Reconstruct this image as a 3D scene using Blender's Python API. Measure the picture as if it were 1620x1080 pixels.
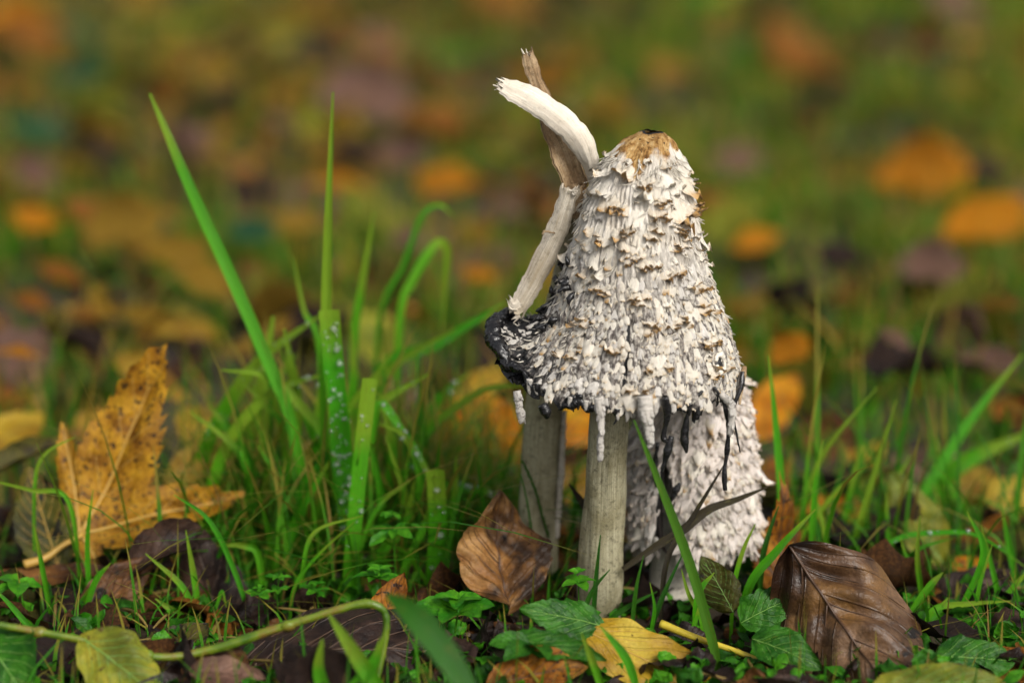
import bpy, math, random
import numpy as np
from mathutils import Vector, Matrix

# ------------------------------------------------------------------ camera, sky, sun, exposure
for o in list(bpy.data.objects): bpy.data.objects.remove(o)
SC = bpy.context.scene
COL = SC.collection
R = math.radians
PITCH, FPX, D = R(12.0), 4500.0, 0.9376
H = D * math.tan(PITCH + math.atan(440 / FPX))
cd = bpy.data.cameras.new('camera'); cam = bpy.data.objects.new('camera', cd); COL.objects.link(cam)
cam.location = (0, -D, H); cam.rotation_euler = (R(90) - PITCH, 0, 0)
cd.sensor_width = 36; cd.sensor_fit = 'HORIZONTAL'; cd.lens = 100
cd.clip_start = 0.02; cd.clip_end = 2000
cd.dof.use_dof = True; cd.dof.focus_distance = 0.945; cd.dof.aperture_fstop = 4.6
SC.camera = cam
SC.render.resolution_x, SC.render.resolution_y = 1620, 1080

world = bpy.data.worlds.new('World'); SC.world = world; world.use_nodes = True
wn, wl = world.node_tree.nodes, world.node_tree.links
SUN_EL, SUN_AZ = R(40), R(34)          # azimuth measured from behind the camera towards the right
sky = wn.new('ShaderNodeTexSky'); sky.sky_type = 'NISHITA'; sky.sun_disc = False
sky.sun_elevation = SUN_EL; sky.sun_rotation = R(180) - SUN_AZ
sky.dust_density = 4.0; sky.air_density = 1.0
hs = wn.new('ShaderNodeHueSaturation'); hs.inputs['Saturation'].default_value = 0.22     # overcast: white sky
wl.new(sky.outputs[0], hs.inputs['Color'])
bg = wn['Background']; bg.inputs[1].default_value = 0.075
wl.new(hs.outputs[0], bg.inputs[0])
sd = bpy.data.lights.new('sun', 'SUN'); sd.energy = 1.5; sd.angle = R(24); sd.color = (1, 0.95, 0.87)
sun = bpy.data.objects.new('sun', sd); COL.objects.link(sun)
sdir = Vector((math.sin(SUN_AZ) * math.cos(SUN_EL), -math.cos(SUN_AZ) * math.cos(SUN_EL), math.sin(SUN_EL)))
sun.rotation_euler = (-sdir).to_track_quat('-Z', 'Y').to_euler(); sun.location = sdir * 5
vs = SC.view_settings
vs.view_transform = 'Standard'; vs.look = 'None'; vs.gamma = 1; vs.use_curve_mapping = False
vs.exposure = 0.92
SC.render.engine = 'CYCLES'

# ------------------------------------------------------------------ helpers
PX = 0.000213
CAM = np.array(cam.location)
FW = np.array((0, math.cos(PITCH), -math.sin(PITCH))); UP = np.array((0, math.sin(PITCH), math.cos(PITCH)))
def ray(px, py): return FW + np.array((1, 0, 0)) * (px - 810) / FPX - UP * (py - 540) / FPX
def at(px, py, Y):
    d = ray(px, py); return CAM + d * ((Y + D) / d[1])
def gnd(px, py, z=0.0):
    d = ray(px, py); return CAM + d * ((z - H) / d[2])
rng = np.random.default_rng(7); random.seed(7)
WM = {}
def unit(v):
    v = np.asarray(v, float); n = np.linalg.norm(v); return v / n if n > 1e-12 else v
def terrain(x, y):
    x = np.asarray(x, float); y = np.asarray(y, float)
    a = 0.004 * (np.sin(x * 41 + 1.3) * np.cos(y * 37 + .4) + .6 * np.sin(x * 83 + y * 51))
    far = np.clip((np.hypot(x, y) - .25) / 1.5, 0, 1)
    return a * (0.5 + far) + far * 0.03 * np.sin(x * 3.1 + .5) * np.cos(y * 2.3 + 1) - 0.003
def mesh(name, V, F, mats, uv=None, col=None, smooth=True, mi=None):
    V = np.asarray(V, dtype=np.float32)
    me = bpy.data.meshes.new(name)
    if isinstance(F, np.ndarray):
        nf, k = F.shape
        me.vertices.add(len(V)); me.vertices.foreach_set('co', V.ravel())
        me.loops.add(nf * k); me.loops.foreach_set('vertex_index', F.astype(np.int32).ravel())
        me.polygons.add(nf); me.polygons.foreach_set('loop_start', np.arange(0, nf * k, k, dtype=np.int32))
        me.update(calc_edges=True); li = F.ravel()
    else:
        me.from_pydata([tuple(map(float, v)) for v in V], [], F); li = np.array([i for f in F for i in f])
    if smooth: me.polygons.foreach_set('use_smooth', np.ones(len(me.polygons), dtype=bool))
    if uv is not None:
        l = me.uv_layers.new(name='UVMap'); l.data.foreach_set('uv', np.asarray(uv, dtype=np.float32)[li].ravel())
    if col is not None:
        c = me.color_attributes.new('mask', 'FLOAT_COLOR', 'POINT')
        c.data.foreach_set('color', np.asarray(col, dtype=np.float32).ravel())
    for m in (mats if isinstance(mats, (list, tuple)) else [mats]): me.materials.append(m)
    if mi is not None: me.polygons.foreach_set('material_index', np.asarray(mi, dtype=np.int32))
    me.validate(); me.update()
    return me
def link(name, me, parent=None, basis=None):
    o = bpy.data.objects.new(name, me); COL.objects.link(o)
    b = Matrix.Identity(4) if basis is None else basis
    o.matrix_basis = b
    if parent is not None:
        o.parent = parent; o.matrix_parent_inverse = WM[parent.name].inverted()
    WM[o.name] = b.copy()
    return o
def tag(o, label=None, cat=None, group=None, kind=None):
    if label: o['label'] = label
    if cat: o['category'] = cat
    if group: o['group'] = group
    if kind: o['kind'] = kind
    return o
def empty(name, loc, label, cat, group=None):
    o = bpy.data.objects.new(name, None); COL.objects.link(o); o.empty_display_size = 0.01
    o.location = loc; WM[o.name] = Matrix.Translation(Vector(loc))
    return tag(o, label, cat, group)
def thing_mesh(name, V, F, mat, base, label, cat, group=None, uv=None, smooth=True, kind=None):
    base = np.asarray(base, float)
    me = mesh(name, np.asarray(V) - base, F, mat, uv, smooth=smooth)
    o = link(name, me, basis=Matrix.Translation(Vector(base)))
    return tag(o, label, cat, group, kind)
def gridF(nu, nv, wrap=False):
    n = nv if wrap else nv - 1
    i, j = np.meshgrid(np.arange(nu - 1), np.arange(n), indexing='ij'); i = i.ravel(); j = j.ravel(); k = (j + 1) % nv
    return np.stack([i * nv + j, i * nv + k, (i + 1) * nv + k, (i + 1) * nv + j], 1)
def smooth_path(pts, n):
    P = np.asarray(pts, float)
    if len(P) == 2:
        t = np.linspace(0, 1, n)[:, None]; return P[0] * (1 - t) + P[1] * t
    Q = np.vstack([2 * P[0] - P[1], P, 2 * P[-1] - P[-2]])
    out = []
    for s in np.linspace(0, len(P) - 1 - 1e-9, n):
        i = int(s); t = s - i; a, b, c, d = Q[i:i + 4]
        out.append(.5 * ((2 * b) + (c - a) * t + (2 * a - 5 * b + 4 * c - d) * t * t + (3 * b - a - 3 * c + d) * t ** 3))
    return np.array(out)
def tube(pts, rad, n=8, seg=None, flat=1.0, bump=0.0, seed=0, facing=None, caps=True):
    P = smooth_path(pts, seg or max(8, 4 * len(pts))); m = len(P)
    r = np.interp(np.linspace(0, 1, m), np.linspace(0, 1, len(np.atleast_1d(rad))) if np.ndim(rad) else [0, 1], rad if np.ndim(rad) else [rad, rad])
    T = np.gradient(P, axis=0); T /= np.linalg.norm(T, axis=1)[:, None] + 1e-12
    f = np.array(facing if facing is not None else (0.05, -1, .1), float)
    A = np.cross(T, f); A /= np.linalg.norm(A, axis=1)[:, None] + 1e-12
    B = np.cross(A, T)
    ang = np.linspace(0, 2 * math.pi, n, endpoint=False)
    g = np.random.default_rng(seed)
    rr = r[:, None] * (1 + bump * g.normal(size=(m, n)))
    V = P[:, None] + rr[..., None] * (np.cos(ang)[None, :, None] * A[:, None] + flat * np.sin(ang)[None, :, None] * B[:, None])
    u = np.repeat(np.linspace(0, 1, m)[:, None], n, 1); v = np.repeat(np.linspace(0, 1, n)[None], m, 0)
    V = V.reshape(-1, 3); F = [tuple(q) for q in gridF(m, n, True)]
    if caps: F += [tuple(range(n - 1, -1, -1)), tuple(range((m - 1) * n, m * n))]
    return V, F, np.stack([u.ravel(), v.ravel()], 1)
def join(parts):
    Vs, Fs, Us, k = [], [], [], 0
    for V, F, U in parts:
        Vs.append(V); Us.append(U); Fs += [tuple(int(i) + k for i in f) for f in F]; k += len(V)
    return np.vstack(Vs), Fs, np.vstack(Us)
def nz(P, sc, seed):
    g = np.random.default_rng(seed); o = 0
    for k in range(4):
        w = g.normal(size=3) * sc * (1 + .6 * k); o = o + np.sin(P @ w + g.uniform(0, 6.28)) / (1 + .5 * k)
    return o / 2.2
def sphere_mesh(nseg=8, nring=6):
    V = [(0, 0, 1)]; F = []
    for i in range(1, nring):
        a = math.pi * i / nring
        for j in range(nseg):
            b = 2 * math.pi * j / nseg; V.append((math.sin(a) * math.cos(b), math.sin(a) * math.sin(b), math.cos(a)))
    V.append((0, 0, -1)); e = len(V) - 1
    for j in range(nseg):
        F.append((0, 1 + j, 1 + (j + 1) % nseg)); F.append((e, e - nseg + (j + 1) % nseg, e - nseg + j))
        for i in range(nring - 2):
            a = 1 + i * nseg; F.append((a + j, a + nseg + j, a + nseg + (j + 1) % nseg, a + (j + 1) % nseg))
    return np.array(V, float), F

# ------------------------------------------------------------------ materials
class NT:
    def __init__(s, name):
        s.m = bpy.data.materials.new(name); s.m.use_nodes = True
        s.n, s.l = s.m.node_tree.nodes, s.m.node_tree.links
        s.b = s.n['Principled BSDF']; s.out = s.n['Material Output']
    def node(s, t, ins=None, **kw):
        x = s.n.new(t)
        for k, v in kw.items(): setattr(x, k, v)
        for k, v in (ins or {}).items(): s.put(x.inputs[k], v)
        return x
    def put(s, sock, v):
        if isinstance(v, bpy.types.NodeSocket): s.l.new(v, sock)
        else: sock.default_value = v
    def math(s, op, a, b=0.0, clamp=False):
        x = s.node('ShaderNodeMath', {0: a, 1: b}, operation=op, use_clamp=clamp); return x.outputs[0]
    def ramp(s, f, stops, interp='LINEAR'):
        x = s.n.new('ShaderNodeValToRGB'); s.put(x.inputs[0], f); cr = x.color_ramp; cr.interpolation = interp
        while len(cr.elements) < len(stops): cr.elements.new(0.5)
        for e, (p, c) in zip(cr.elements, stops): e.position = p; e.color = (*c, 1) if len(c) == 3 else c
        return x.outputs[0]
    def gray(s, f, a, b): return s.ramp(f, [(a, (0, 0, 0)), (b, (1, 1, 1))])
    def mix(s, f, a, b):
        x = s.node('ShaderNodeMix', data_type='RGBA'); s.put(x.inputs[0], f)
        for i, v in ((6, a), (7, b)): s.put(x.inputs[i], (*v, 1) if isinstance(v, tuple) and len(v) == 3 else v)
        return x.outputs[2]
    def noise(s, co, scale, detail=4, rough=.6, dist=0):
        x = s.node('ShaderNodeTexNoise', {'Scale': scale, 'Detail': detail, 'Roughness': rough, 'Distortion': dist})
        if co is not None: s.l.new(co, x.inputs['Vector'])
        return x.outputs['Fac']
    def mapping(s, co, scale):
        return s.node('ShaderNodeMapping', {'Vector': co, 'Scale': scale}).outputs[0]
    def coord(s, k='Object'): return s.node('ShaderNodeTexCoord').outputs[k]
    def bump(s, h, strength=.5, dist=.001):
        x = s.node('ShaderNodeBump', {'Height': h, 'Strength': strength, 'Distance': dist}); s.l.new(x.outputs[0], s.b.inputs['Normal']); return x.outputs[0]
    def fin(s, col, rough=.5, trans=0.0, tcol=None, spec=.5):
        s.put(s.b.inputs['Base Color'], (*col, 1) if isinstance(col, tuple) else col); s.put(s.b.inputs['Roughness'], rough)
        s.b.inputs['Specular IOR Level'].default_value = spec
        if trans > 0:
            t = s.node('ShaderNodeBsdfTranslucent'); s.put(t.inputs[0], tcol if tcol is not None else ((*col, 1) if isinstance(col, tuple) else col))
            mx = s.node('ShaderNodeMixShader', {0: trans, 1: s.b.outputs[0], 2: t.outputs[0]})
            s.l.new(mx.outputs[0], s.out.inputs[0])
        return s.m

def leaf_mat(name, stops, vein=None, nv=8, spot=None, spot_hi=.62, trans=.2, rough=.42, scale=90, veinmix=.5, spotscale=420, patch=None, decay=.75, spec=.22):
    t = NT(name); co = t.coord(); uv = t.node('ShaderNodeUVMap').outputs[0]
    oi = t.node('ShaderNodeObjectInfo').outputs['Random']
    off = t.node('ShaderNodeVectorMath', {0: co, 1: t.node('ShaderNodeCombineXYZ', {0: oi, 1: oi, 2: oi}).outputs[0]}, operation='ADD').outputs[0]
    n1 = t.noise(off, scale, 5, .62)
    stops = [(.5 + (p - .5) * .5, c) for p, c in stops]
    col = t.ramp(n1, stops)
    dec = t.math('MULTIPLY', t.gray(t.noise(off, 34, 5, .68, .6), .46, .66), decay); col = t.mix(dec, col, tuple(c * .28 for c in stops[0][1]))
    if patch:
        p = t.gray(t.noise(off, 38, 3, .6, .5), .53, .64); col = t.mix(p, col, patch)
    fine = t.noise(off, 900, 3, .6)
    col = t.mix(t.math('MULTIPLY', t.gray(fine, .35, .7), .35), col, tuple(c * .45 for c in stops[0][1]))
    sx = t.node('ShaderNodeSeparateXYZ', {0: uv}); u = sx.outputs[0]
    av = t.math('ABSOLUTE', t.math('SUBTRACT', sx.outputs[1], .5))           # 0 .. .5
    ph = t.math('FRACT', t.math('MULTIPLY', t.math('SUBTRACT', u, t.math('MULTIPLY', av, .75)), nv))
    d = t.math('ABSOLUTE', t.math('SUBTRACT', ph, .5))                       # .5 at vein
    vf = t.gray(d, .44, .5); vf2 = t.math('MAXIMUM', vf, t.gray(t.math('SUBTRACT', .5, av), .475, .5))
    if vein: col = t.mix(t.math('MULTIPLY', vf2, veinmix), col, vein)
    if spot:
        v = t.noise(off, spotscale, 2, .5); s = t.gray(v, spot_hi, spot_hi + .05)
        col = t.mix(s, col, spot)
    h = t.math('ADD', t.math('MULTIPLY', fine, .5), t.math('MULTIPLY', vf2, -.6)); h = t.math('ADD', h, t.noise(off, 260, 3))
    t.bump(h, .75, .0008)
    rn = t.math('ADD', t.math('MULTIPLY', n1, .35), rough - .15)
    return t.fin(col, rn, trans, spec=spec)

def grass_mat(name, a, b, tip=None, trans=.38, rough=.36, dead=2.0):
    t = NT(name); uv = t.node('ShaderNodeUVMap').outputs[0]; sx = t.node('ShaderNodeSeparateXYZ', {0: uv})
    oi = t.node('ShaderNodeObjectInfo').outputs['Random']; ri = t.node('ShaderNodeNewGeometry').outputs['Random Per Island']
    f = t.math('FRACT', t.math('ADD', oi, ri))
    col = t.mix(f, a, b)
    st = t.noise(t.mapping(uv, (1.5, 26, 1)), 1.0, 3); col = t.mix(t.math('MULTIPLY', t.gray(st, .35, .7), .45), col, tuple(c * .5 for c in a))
    if tip:
        tf = t.math('MULTIPLY', t.gray(t.math('ADD', sx.outputs[0], t.math('MULTIPLY', f, .5)), .9, 1.35), .9); col = t.mix(tf, col, tip)
    if dead < 1: col = t.mix(t.gray(f, dead, dead + .01), col, (.34, .22, .06))
    col = t.mix(t.math('MULTIPLY', t.gray(t.noise(t.mapping(uv, (7, 2, 1)), 1.0, 3), .56, .72), .5), col, (.16, .15, .02))
    t.bump(st, .6, .0006)
    return t.fin(col, rough + .08, trans, spec=.3)

M = {}
M['grass'] = grass_mat('grass_green', (.028, .190, .004), (.110, .350, .008), (.28, .22, .03), dead=.97)
M['grass_far'] = grass_mat('grass_olive', (.030, .130, .004), (.17, .22, .008), (.36, .21, .02), dead=.86)
M['blade'] = grass_mat('blade_green', (.055, .330, .006), (.150, .480, .014), (.22, .36, .02), rough=.3, trans=.42)
M['grass_bright'] = grass_mat('grass_fresh_green', (.060, .230, .004), (.22, .34, .008), (.40, .28, .02), dead=.9)
M['blade_dark'] = grass_mat('blade_deep_green', (.022, .120, .006), (.045, .18, .010))
M['blade_mid'] = grass_mat('blade_olive_green', (.045, .160, .006), (.08, .21, .010))
M['blade_dead'] = grass_mat('blade_withered', (.018, .014, .008), (.045, .034, .014), trans=.08)
M['straw'] = grass_mat('straw', (.24, .17, .05), (.36, .24, .07), trans=.15)
M['herb'] = leaf_mat('herb_green', [(.3, (.028, .190, .006)), (.7, (.10, .36, .012))], (.14, .38, .04), 6, trans=.32, rough=.4, scale=160, decay=.4)
M['herb_dark'] = leaf_mat('herb_deep_green', [(.3, (.014, .085, .005)), (.7, (.045, .185, .010))], (.08, .22, .03), 6, trans=.25, rough=.42, scale=160, decay=.5)
M['herb_blue'] = leaf_mat('herb_blue_green', [(.3, (.012, .075, .028)), (.7, (.04, .14, .06))], (.1, .22, .14), 6, trans=.2, rough=.4)
M['maple_yellow'] = leaf_mat('leaf_spotted_yellow', [(.2, (.20, .078, .005)), (.5, (.42, .200, .010)), (.8, (.58, .31, .018))], None, 8, (.022, .010, .005), .585, .26, .5, 130, spotscale=620, decay=.4)
M['gold_clear'] = leaf_mat('leaf_clear_yellow', [(.2, (.30, .16, .010)), (.5, (.46, .29, .018)), (.8, (.62, .46, .06))], (.6, .48, .14), 7, (.10, .05, .012), .70, .28, .42, 50, .35, decay=.22)
M['olive'] = leaf_mat('leaf_olive_blotched', [(.3, (.040, .040, .006)), (.7, (.105, .098, .012))], (.16, .14, .03), 7, (.012, .010, .005), .58, .2, .5, 90, spotscale=230)
M['brown'] = leaf_mat('leaf_brown', [(.25, (.040, .016, .007)), (.55, (.125, .050, .014)), (.8, (.24, .105, .026))], (.05, .02, .008), 9, (.012, .008, .006), .66, .1, .4, 60, .7, 130)
M['tan'] = leaf_mat('leaf_tan_brown', [(.25, (.10, .045, .014)), (.5, (.28, .125, .035)), (.78, (.42, .23, .08))], (.07, .03, .012), 9, (.010, .008, .007), .66, .14, .42, 55, .6, 85, patch=(.03, .018, .012))
M['dark'] = leaf_mat('leaf_dark_brown', [(.25, (.010, .006, .005)), (.55, (.032, .017, .012)), (.8, (.070, .036, .022))], (.06, .032, .02), 9, None, trans=.05, rough=.45, scale=70, veinmix=.4)
M['sheen'] = leaf_mat('leaf_grey_brown', [(.2, (.030, .013, .007)), (.5, (.090, .043, .018)), (.8, (.22, .125, .065))], (.030, .015, .010), 8, (.012, .009, .007), .67, .08, .36, 30, .3, 110, spec=.38, patch=(.17, .085, .026))
M['yellow_green'] = leaf_mat('leaf_yellow_green', [(.25, (.11, .15, .012)), (.55, (.28, .29, .022)), (.8, (.42, .36, .035))], (.42, .38, .08), 7, (.10, .07, .015), .66, .3, .42, 60, .4, decay=.75)
M['gold'] = leaf_mat('leaf_golden', [(.2, (.16, .068, .006)), (.5, (.33, .185, .012)), (.8, (.52, .36, .045))], (.5, .38, .10), 7, (.06, .03, .01), .66, .28, .42, 60, .35, decay=.5)
M['orange'] = leaf_mat('leaf_orange', [(.25, (.42, .13, .004)), (.55, (.68, .26, .007)), (.8, (.76, .38, .02))], (.32, .13, .02), 7, (.08, .03, .01), .70, .35, .45, 80, decay=.25)
M['rust'] = leaf_mat('leaf_rust', [(.25, (.17, .055, .008)), (.55, (.36, .13, .012)), (.8, (.48, .22, .03))], (.18, .08, .02), 7, (.03, .014, .008), .62, .22, .5, 90)
M['pink'] = leaf_mat('leaf_pinkish_brown', [(.25, (.12, .06, .042)), (.55, (.22, .12, .085)), (.8, (.32, .19, .13))], (.1, .05, .03), 8, None, trans=.1, rough=.4, scale=70)
M['vein_pale'] = NT('vein_pale').fin((.42, .25, .045), .5)
M['vein_dark'] = NT('vein_dark').fin((.06, .028, .012), .5)
M['vein_green'] = NT('vein_green').fin((.14, .28, .05), .5)
t = NT('stalk_yellow'); c = t.coord(); M['stalk'] = t.fin(t.ramp(t.noise(c, 220, 3), [(.3, (.42, .30, .02)), (.7, (.62, .50, .05))]), .4, .1)
t = NT('runner_green'); c = t.coord(); M['runner'] = t.fin(t.ramp(t.noise(c, 60, 4), [(.36, (.05, .12, .005)), (.5, (.14, .20, .010)), (.62, (.20, .10, .025))]), .4, .12)
t = NT('water_milky_glint'); t.b.inputs['Transmission Weight'].default_value = .86; t.b.inputs['IOR'].default_value = 1.33; M['dew'] = t.fin((1., 1., 1.), .02)  # a share of diffuse white in the drops stands in for bright glints

# soil
t = NT('soil'); co = t.coord()
n1 = t.noise(co, 14, 6, .65); n2 = t.noise(co, 160, 5, .7)
col = t.ramp(n1, [(.35, (.014, .010, .006)), (.5, (.040, .026, .012)), (.62, (.022, .040, .008)), (.75, (.05, .075, .012))])
col = t.mix(t.math('MULTIPLY', t.gray(n2, .45, .7), .6), col, (.075, .045, .02))
t.bump(t.math('ADD', n2, n1), .9, .004); M['soil'] = t.fin(col, .7)

# mushroom flesh: mask.r = ink, mask.g = tan, mask.b = crack darkness
def cap_mat(name, white):
    t = NT(name); uv = t.node('ShaderNodeUVMap').outputs[0]; co = t.coord()
    mk = t.node('ShaderNodeSeparateColor', {0: t.node('ShaderNodeAttribute', attribute_name='mask').outputs['Color']})
    fib = t.noise(t.mapping(uv, (150, 16, 1)), 1.0, 4, .65); blot = t.noise(co, 130, 5, .65); fine = t.noise(co, 900, 3, .7)
    col = t.mix(t.gray(fib, .3, .68), tuple(c * .62 for c in white), white)
    col = t.mix(t.math('MULTIPLY', t.gray(blot, .45, .72), .45), col, (.45, .36, .24))
    crack = t.math('MULTIPLY', mk.outputs[2], t.gray(t.noise(t.mapping(uv, (190, 40, 1)), 1.0, 4, .7), .3, .58))
    col = t.mix(crack, col, (.075, .062, .056))
    tanc = t.ramp(t.noise(co, 330, 5, .7), [(.36, (.12, .05, .012)), (.47, (.36, .19, .055)), (.56, (.52, .32, .12)), (.68, (.66, .48, .24))])
    tf = t.gray(t.math('ADD', mk.outputs[1], t.math('MULTIPLY', t.math('SUBTRACT', blot, .5), .9)), .4, .6)
    col = t.mix(tf, col, tanc)
    dot = t.math('MULTIPLY', tf, t.gray(t.noise(co, 700, 2), .62, .68)); col = t.mix(dot, col, (.05, .025, .012))
    ik = t.gray(t.math('ADD', mk.outputs[0], t.math('MULTIPLY', t.math('SUBTRACT', fib, .5), 1.1)), .42, .58)
    col = t.mix(ik, col, (.010, .010, .011))
    t.bump(t.math('ADD', t.math('MULTIPLY', fib, 1.3), t.math('ADD', t.math('MULTIPLY', blot, .6), t.math('MULTIPLY', fine, .35))), .9, .0011)
    rg = t.math('SUBTRACT', .85, t.math('MULTIPLY', ik, .35))
    return t.fin(col, rg, spec=.3)
M['cap'] = cap_mat('shaggy_cap_flesh', (.86, .80, .71))
M['cap_small'] = cap_mat('pink_white_cap_flesh', (.82, .735, .66))
def scale_mat(name, base, tip, t0, t1, streak=.5):
    t = NT(name); uv = t.node('ShaderNodeUVMap').outputs[0]; co = t.coord()
    oi = t.node('ShaderNodeObjectInfo').outputs['Random']; ri = t.node('ShaderNodeNewGeometry').outputs['Random Per Island']
    f = t.math('FRACT', t.math('ADD', oi, ri))
    o3 = t.node('ShaderNodeCombineXYZ', {0: t.math('MULTIPLY', f, 37.0), 1: t.math('MULTIPLY', f, 11.0)}).outputs[0]
    w = t.node('ShaderNodeVectorMath', {0: t.mapping(uv, (9, 1.6, 1)), 1: o3}, operation='ADD').outputs[0]
    fib = t.noise(w, 1.6, 4, .7)
    col = t.mix(t.math('MULTIPLY', t.gray(fib, .35, .66), streak), base, tuple(c * .5 for c in base))
    col = t.mix(t.math('MULTIPLY', f, .22), col, tuple(c * .75 for c in tip))
    sy = t.node('ShaderNodeSeparateXYZ', {0: uv}).outputs[1]
    tf = t.gray(t.math('ADD', sy, t.math('MULTIPLY', t.math('SUBTRACT', fib, .5), .7)), t0, t1)
    col = t.mix(tf, col, tip)
    t.bump(fib, 1.0, .0007)
    return t.fin(col, .82, .06, spec=.3)
M['sc_white'] = scale_mat('scale_cream', (.88, .82, .71), (.72, .57, .38), .85, 1.3, .3)
M['sc_tan'] = scale_mat('scale_tan_tipped', (.84, .76, .63), (.52, .30, .10), .55, .95, .35)
M['sc_grey'] = scale_mat('scale_grey_edged', (.84, .79, .72), (.10, .08, .07), .82, 1.15, .5)
M['sc_ink'] = scale_mat('scale_inky', (.05, .045, .045), (.012, .012, .012), .4, .8)
M['sc_pink'] = scale_mat('scale_pinkish', (.88, .79, .72), (.70, .56, .42), .85, 1.2)
t = NT('ink'); co = t.coord(); n = t.noise(co, 500, 4, .65); t.bump(n, .5, .0008)
M['ink'] = t.fin(t.ramp(n, [(.35, (.005, .005, .006)), (.62, (.016, .015, .016)), (.78, (.075, .06, .05))]), t.math('ADD', t.math('MULTIPLY', n, .35), .08), spec=.6)
def stem_mat(name, a, b, c3, su=60, sv=5, sp_=1.0):
    t = NT(name); uv = t.node('ShaderNodeUVMap').outputs[0]; co = t.coord()
    fib = t.noise(t.mapping(uv, (sv, su, 1)), 1.0, 5, .7); sp = t.noise(co, 1100, 3, .7); bl = t.noise(co, 90, 4)
    col = t.mix(t.gray(fib, .4, .6), a, b); col = t.mix(t.math('MULTIPLY', t.gray(bl, .44, .6), .75 * sp_), col, c3); col = t.mix(t.math('MULTIPLY', t.gray(t.noise(co, 420, 4, .7), .56, .64), .6 * sp_), col, tuple(x * .4 for x in c3))
    col = t.mix(t.math('MULTIPLY', t.gray(sp, .52, .68), .55 * sp_), col, tuple(x * .38 for x in a))
    t.bump(t.math('ADD', fib, t.math('MULTIPLY', sp, .5)), .8, .0006)
    return t.fin(col, .75, spec=.3)
M['stem'] = stem_mat('stem_olive_cream', (.29, .26, .155), (.47, .43, .29), (.22, .19, .10))
M['stem_white'] = stem_mat('stem_pale', (.60, .55, .46), (.76, .70, .60), (.48, .42, .33))
M['peel'] = stem_mat('peel_cream', (.74, .65, .52), (.88, .81, .70), (.60, .48, .34), 40, 2, .3)
M['peel_tan'] = stem_mat('peel_tan', (.30, .19, .09), (.58, .44, .28), (.22, .13, .06), 26, 2)
M['peel_grey'] = stem_mat('peel_grey_cream', (.46, .38, .27), (.80, .73, .61), (.30, .22, .12), 30, 2, .5)
t = NT('crumb'); co = t.coord(); n = t.noise(co, 300, 4); M['crumb'] = t.fin(t.ramp(n, [(.3, (.02, .012, .008)), (.5, (.11, .07, .035)), (.7, (.38, .31, .22))]), .7)

# ------------------------------------------------------------------ ground
def axis(n, near, far):
    s = np.linspace(-1, 1, n); k = 7.0; return np.sinh(s * k) / math.sinh(k) * far
gx, gy = axis(261, .02, 150), axis(261, .02, 150)
X, Y = np.meshgrid(gx, gy, indexing='ij')
V = np.stack([X, Y, terrain(X, Y)], -1).reshape(-1, 3)
g = link('ground', mesh('ground', V, gridF(261, 261), M['soil'])); tag(g, kind='structure')
g['label'] = 'dark damp soil and moss under the litter'

# ------------------------------------------------------------------ mushroom caps
class Cap:
    def __init__(s, rows, Yc, tweak=None, depth=1.0):
        a = np.array(rows, float)
        pts = [at((l + r) / 2, y, Yc) for y, l, r in rows]
        k = (Yc + D) / D
        z = np.array([p[2] for p in pts]); cx = np.array([p[0] for p in pts]); r = (a[:, 2] - a[:, 1]) / 2 * PX * k
        s0 = np.linspace(0, 1, len(rows)); sf = np.linspace(0, 1, 400)
        def sm(v):
            w = np.interp(sf, s0, v); ker = np.hanning(41); ker /= ker.sum(); pad = np.r_[2 * w[0] - w[20:0:-1], w, 2 * w[-1] - w[-2:-22:-1]]
            return np.convolve(pad, ker, 'valid')
        z, cx, r = sm(z), sm(cx), np.maximum(sm(r), .0008)
        L = np.r_[0, np.cumsum(np.hypot(np.diff(z), np.diff(r)))]
        s.S = L[-1]; s.L, s.z, s.cx, s.r, s.Yc, s.tweak, s.depth = L / L[-1], z, cx, r, Yc, tweak, depth
    def pos(s, th, t):
        th = np.asarray(th, float); t = np.asarray(t, float)
        z = np.interp(t, s.L, s.z); cx = np.interp(t, s.L, s.cx); r = np.interp(t, s.L, s.r)
        dr = np.zeros_like(r); dz = np.zeros_like(z)
        if s.tweak: dr, dz = s.tweak(th, t)
        return np.stack([cx + (r + dr) * np.cos(th), s.Yc + (r + dr) * s.depth * np.sin(th), z + dz], -1)
    def frame(s, th, t, e=1e-3):
        p = s.pos(th, t); dt = s.pos(th, np.minimum(t + e, 1)) - s.pos(th, np.maximum(t - e, 0)); da = s.pos(th + e, t) - s.pos(th - e, t)
        dn = dt / np.linalg.norm(dt, axis=-1, keepdims=True); n = np.cross(dt, da); n /= np.linalg.norm(n, axis=-1, keepdims=True) + 1e-15
        return p, dn, n

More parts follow.
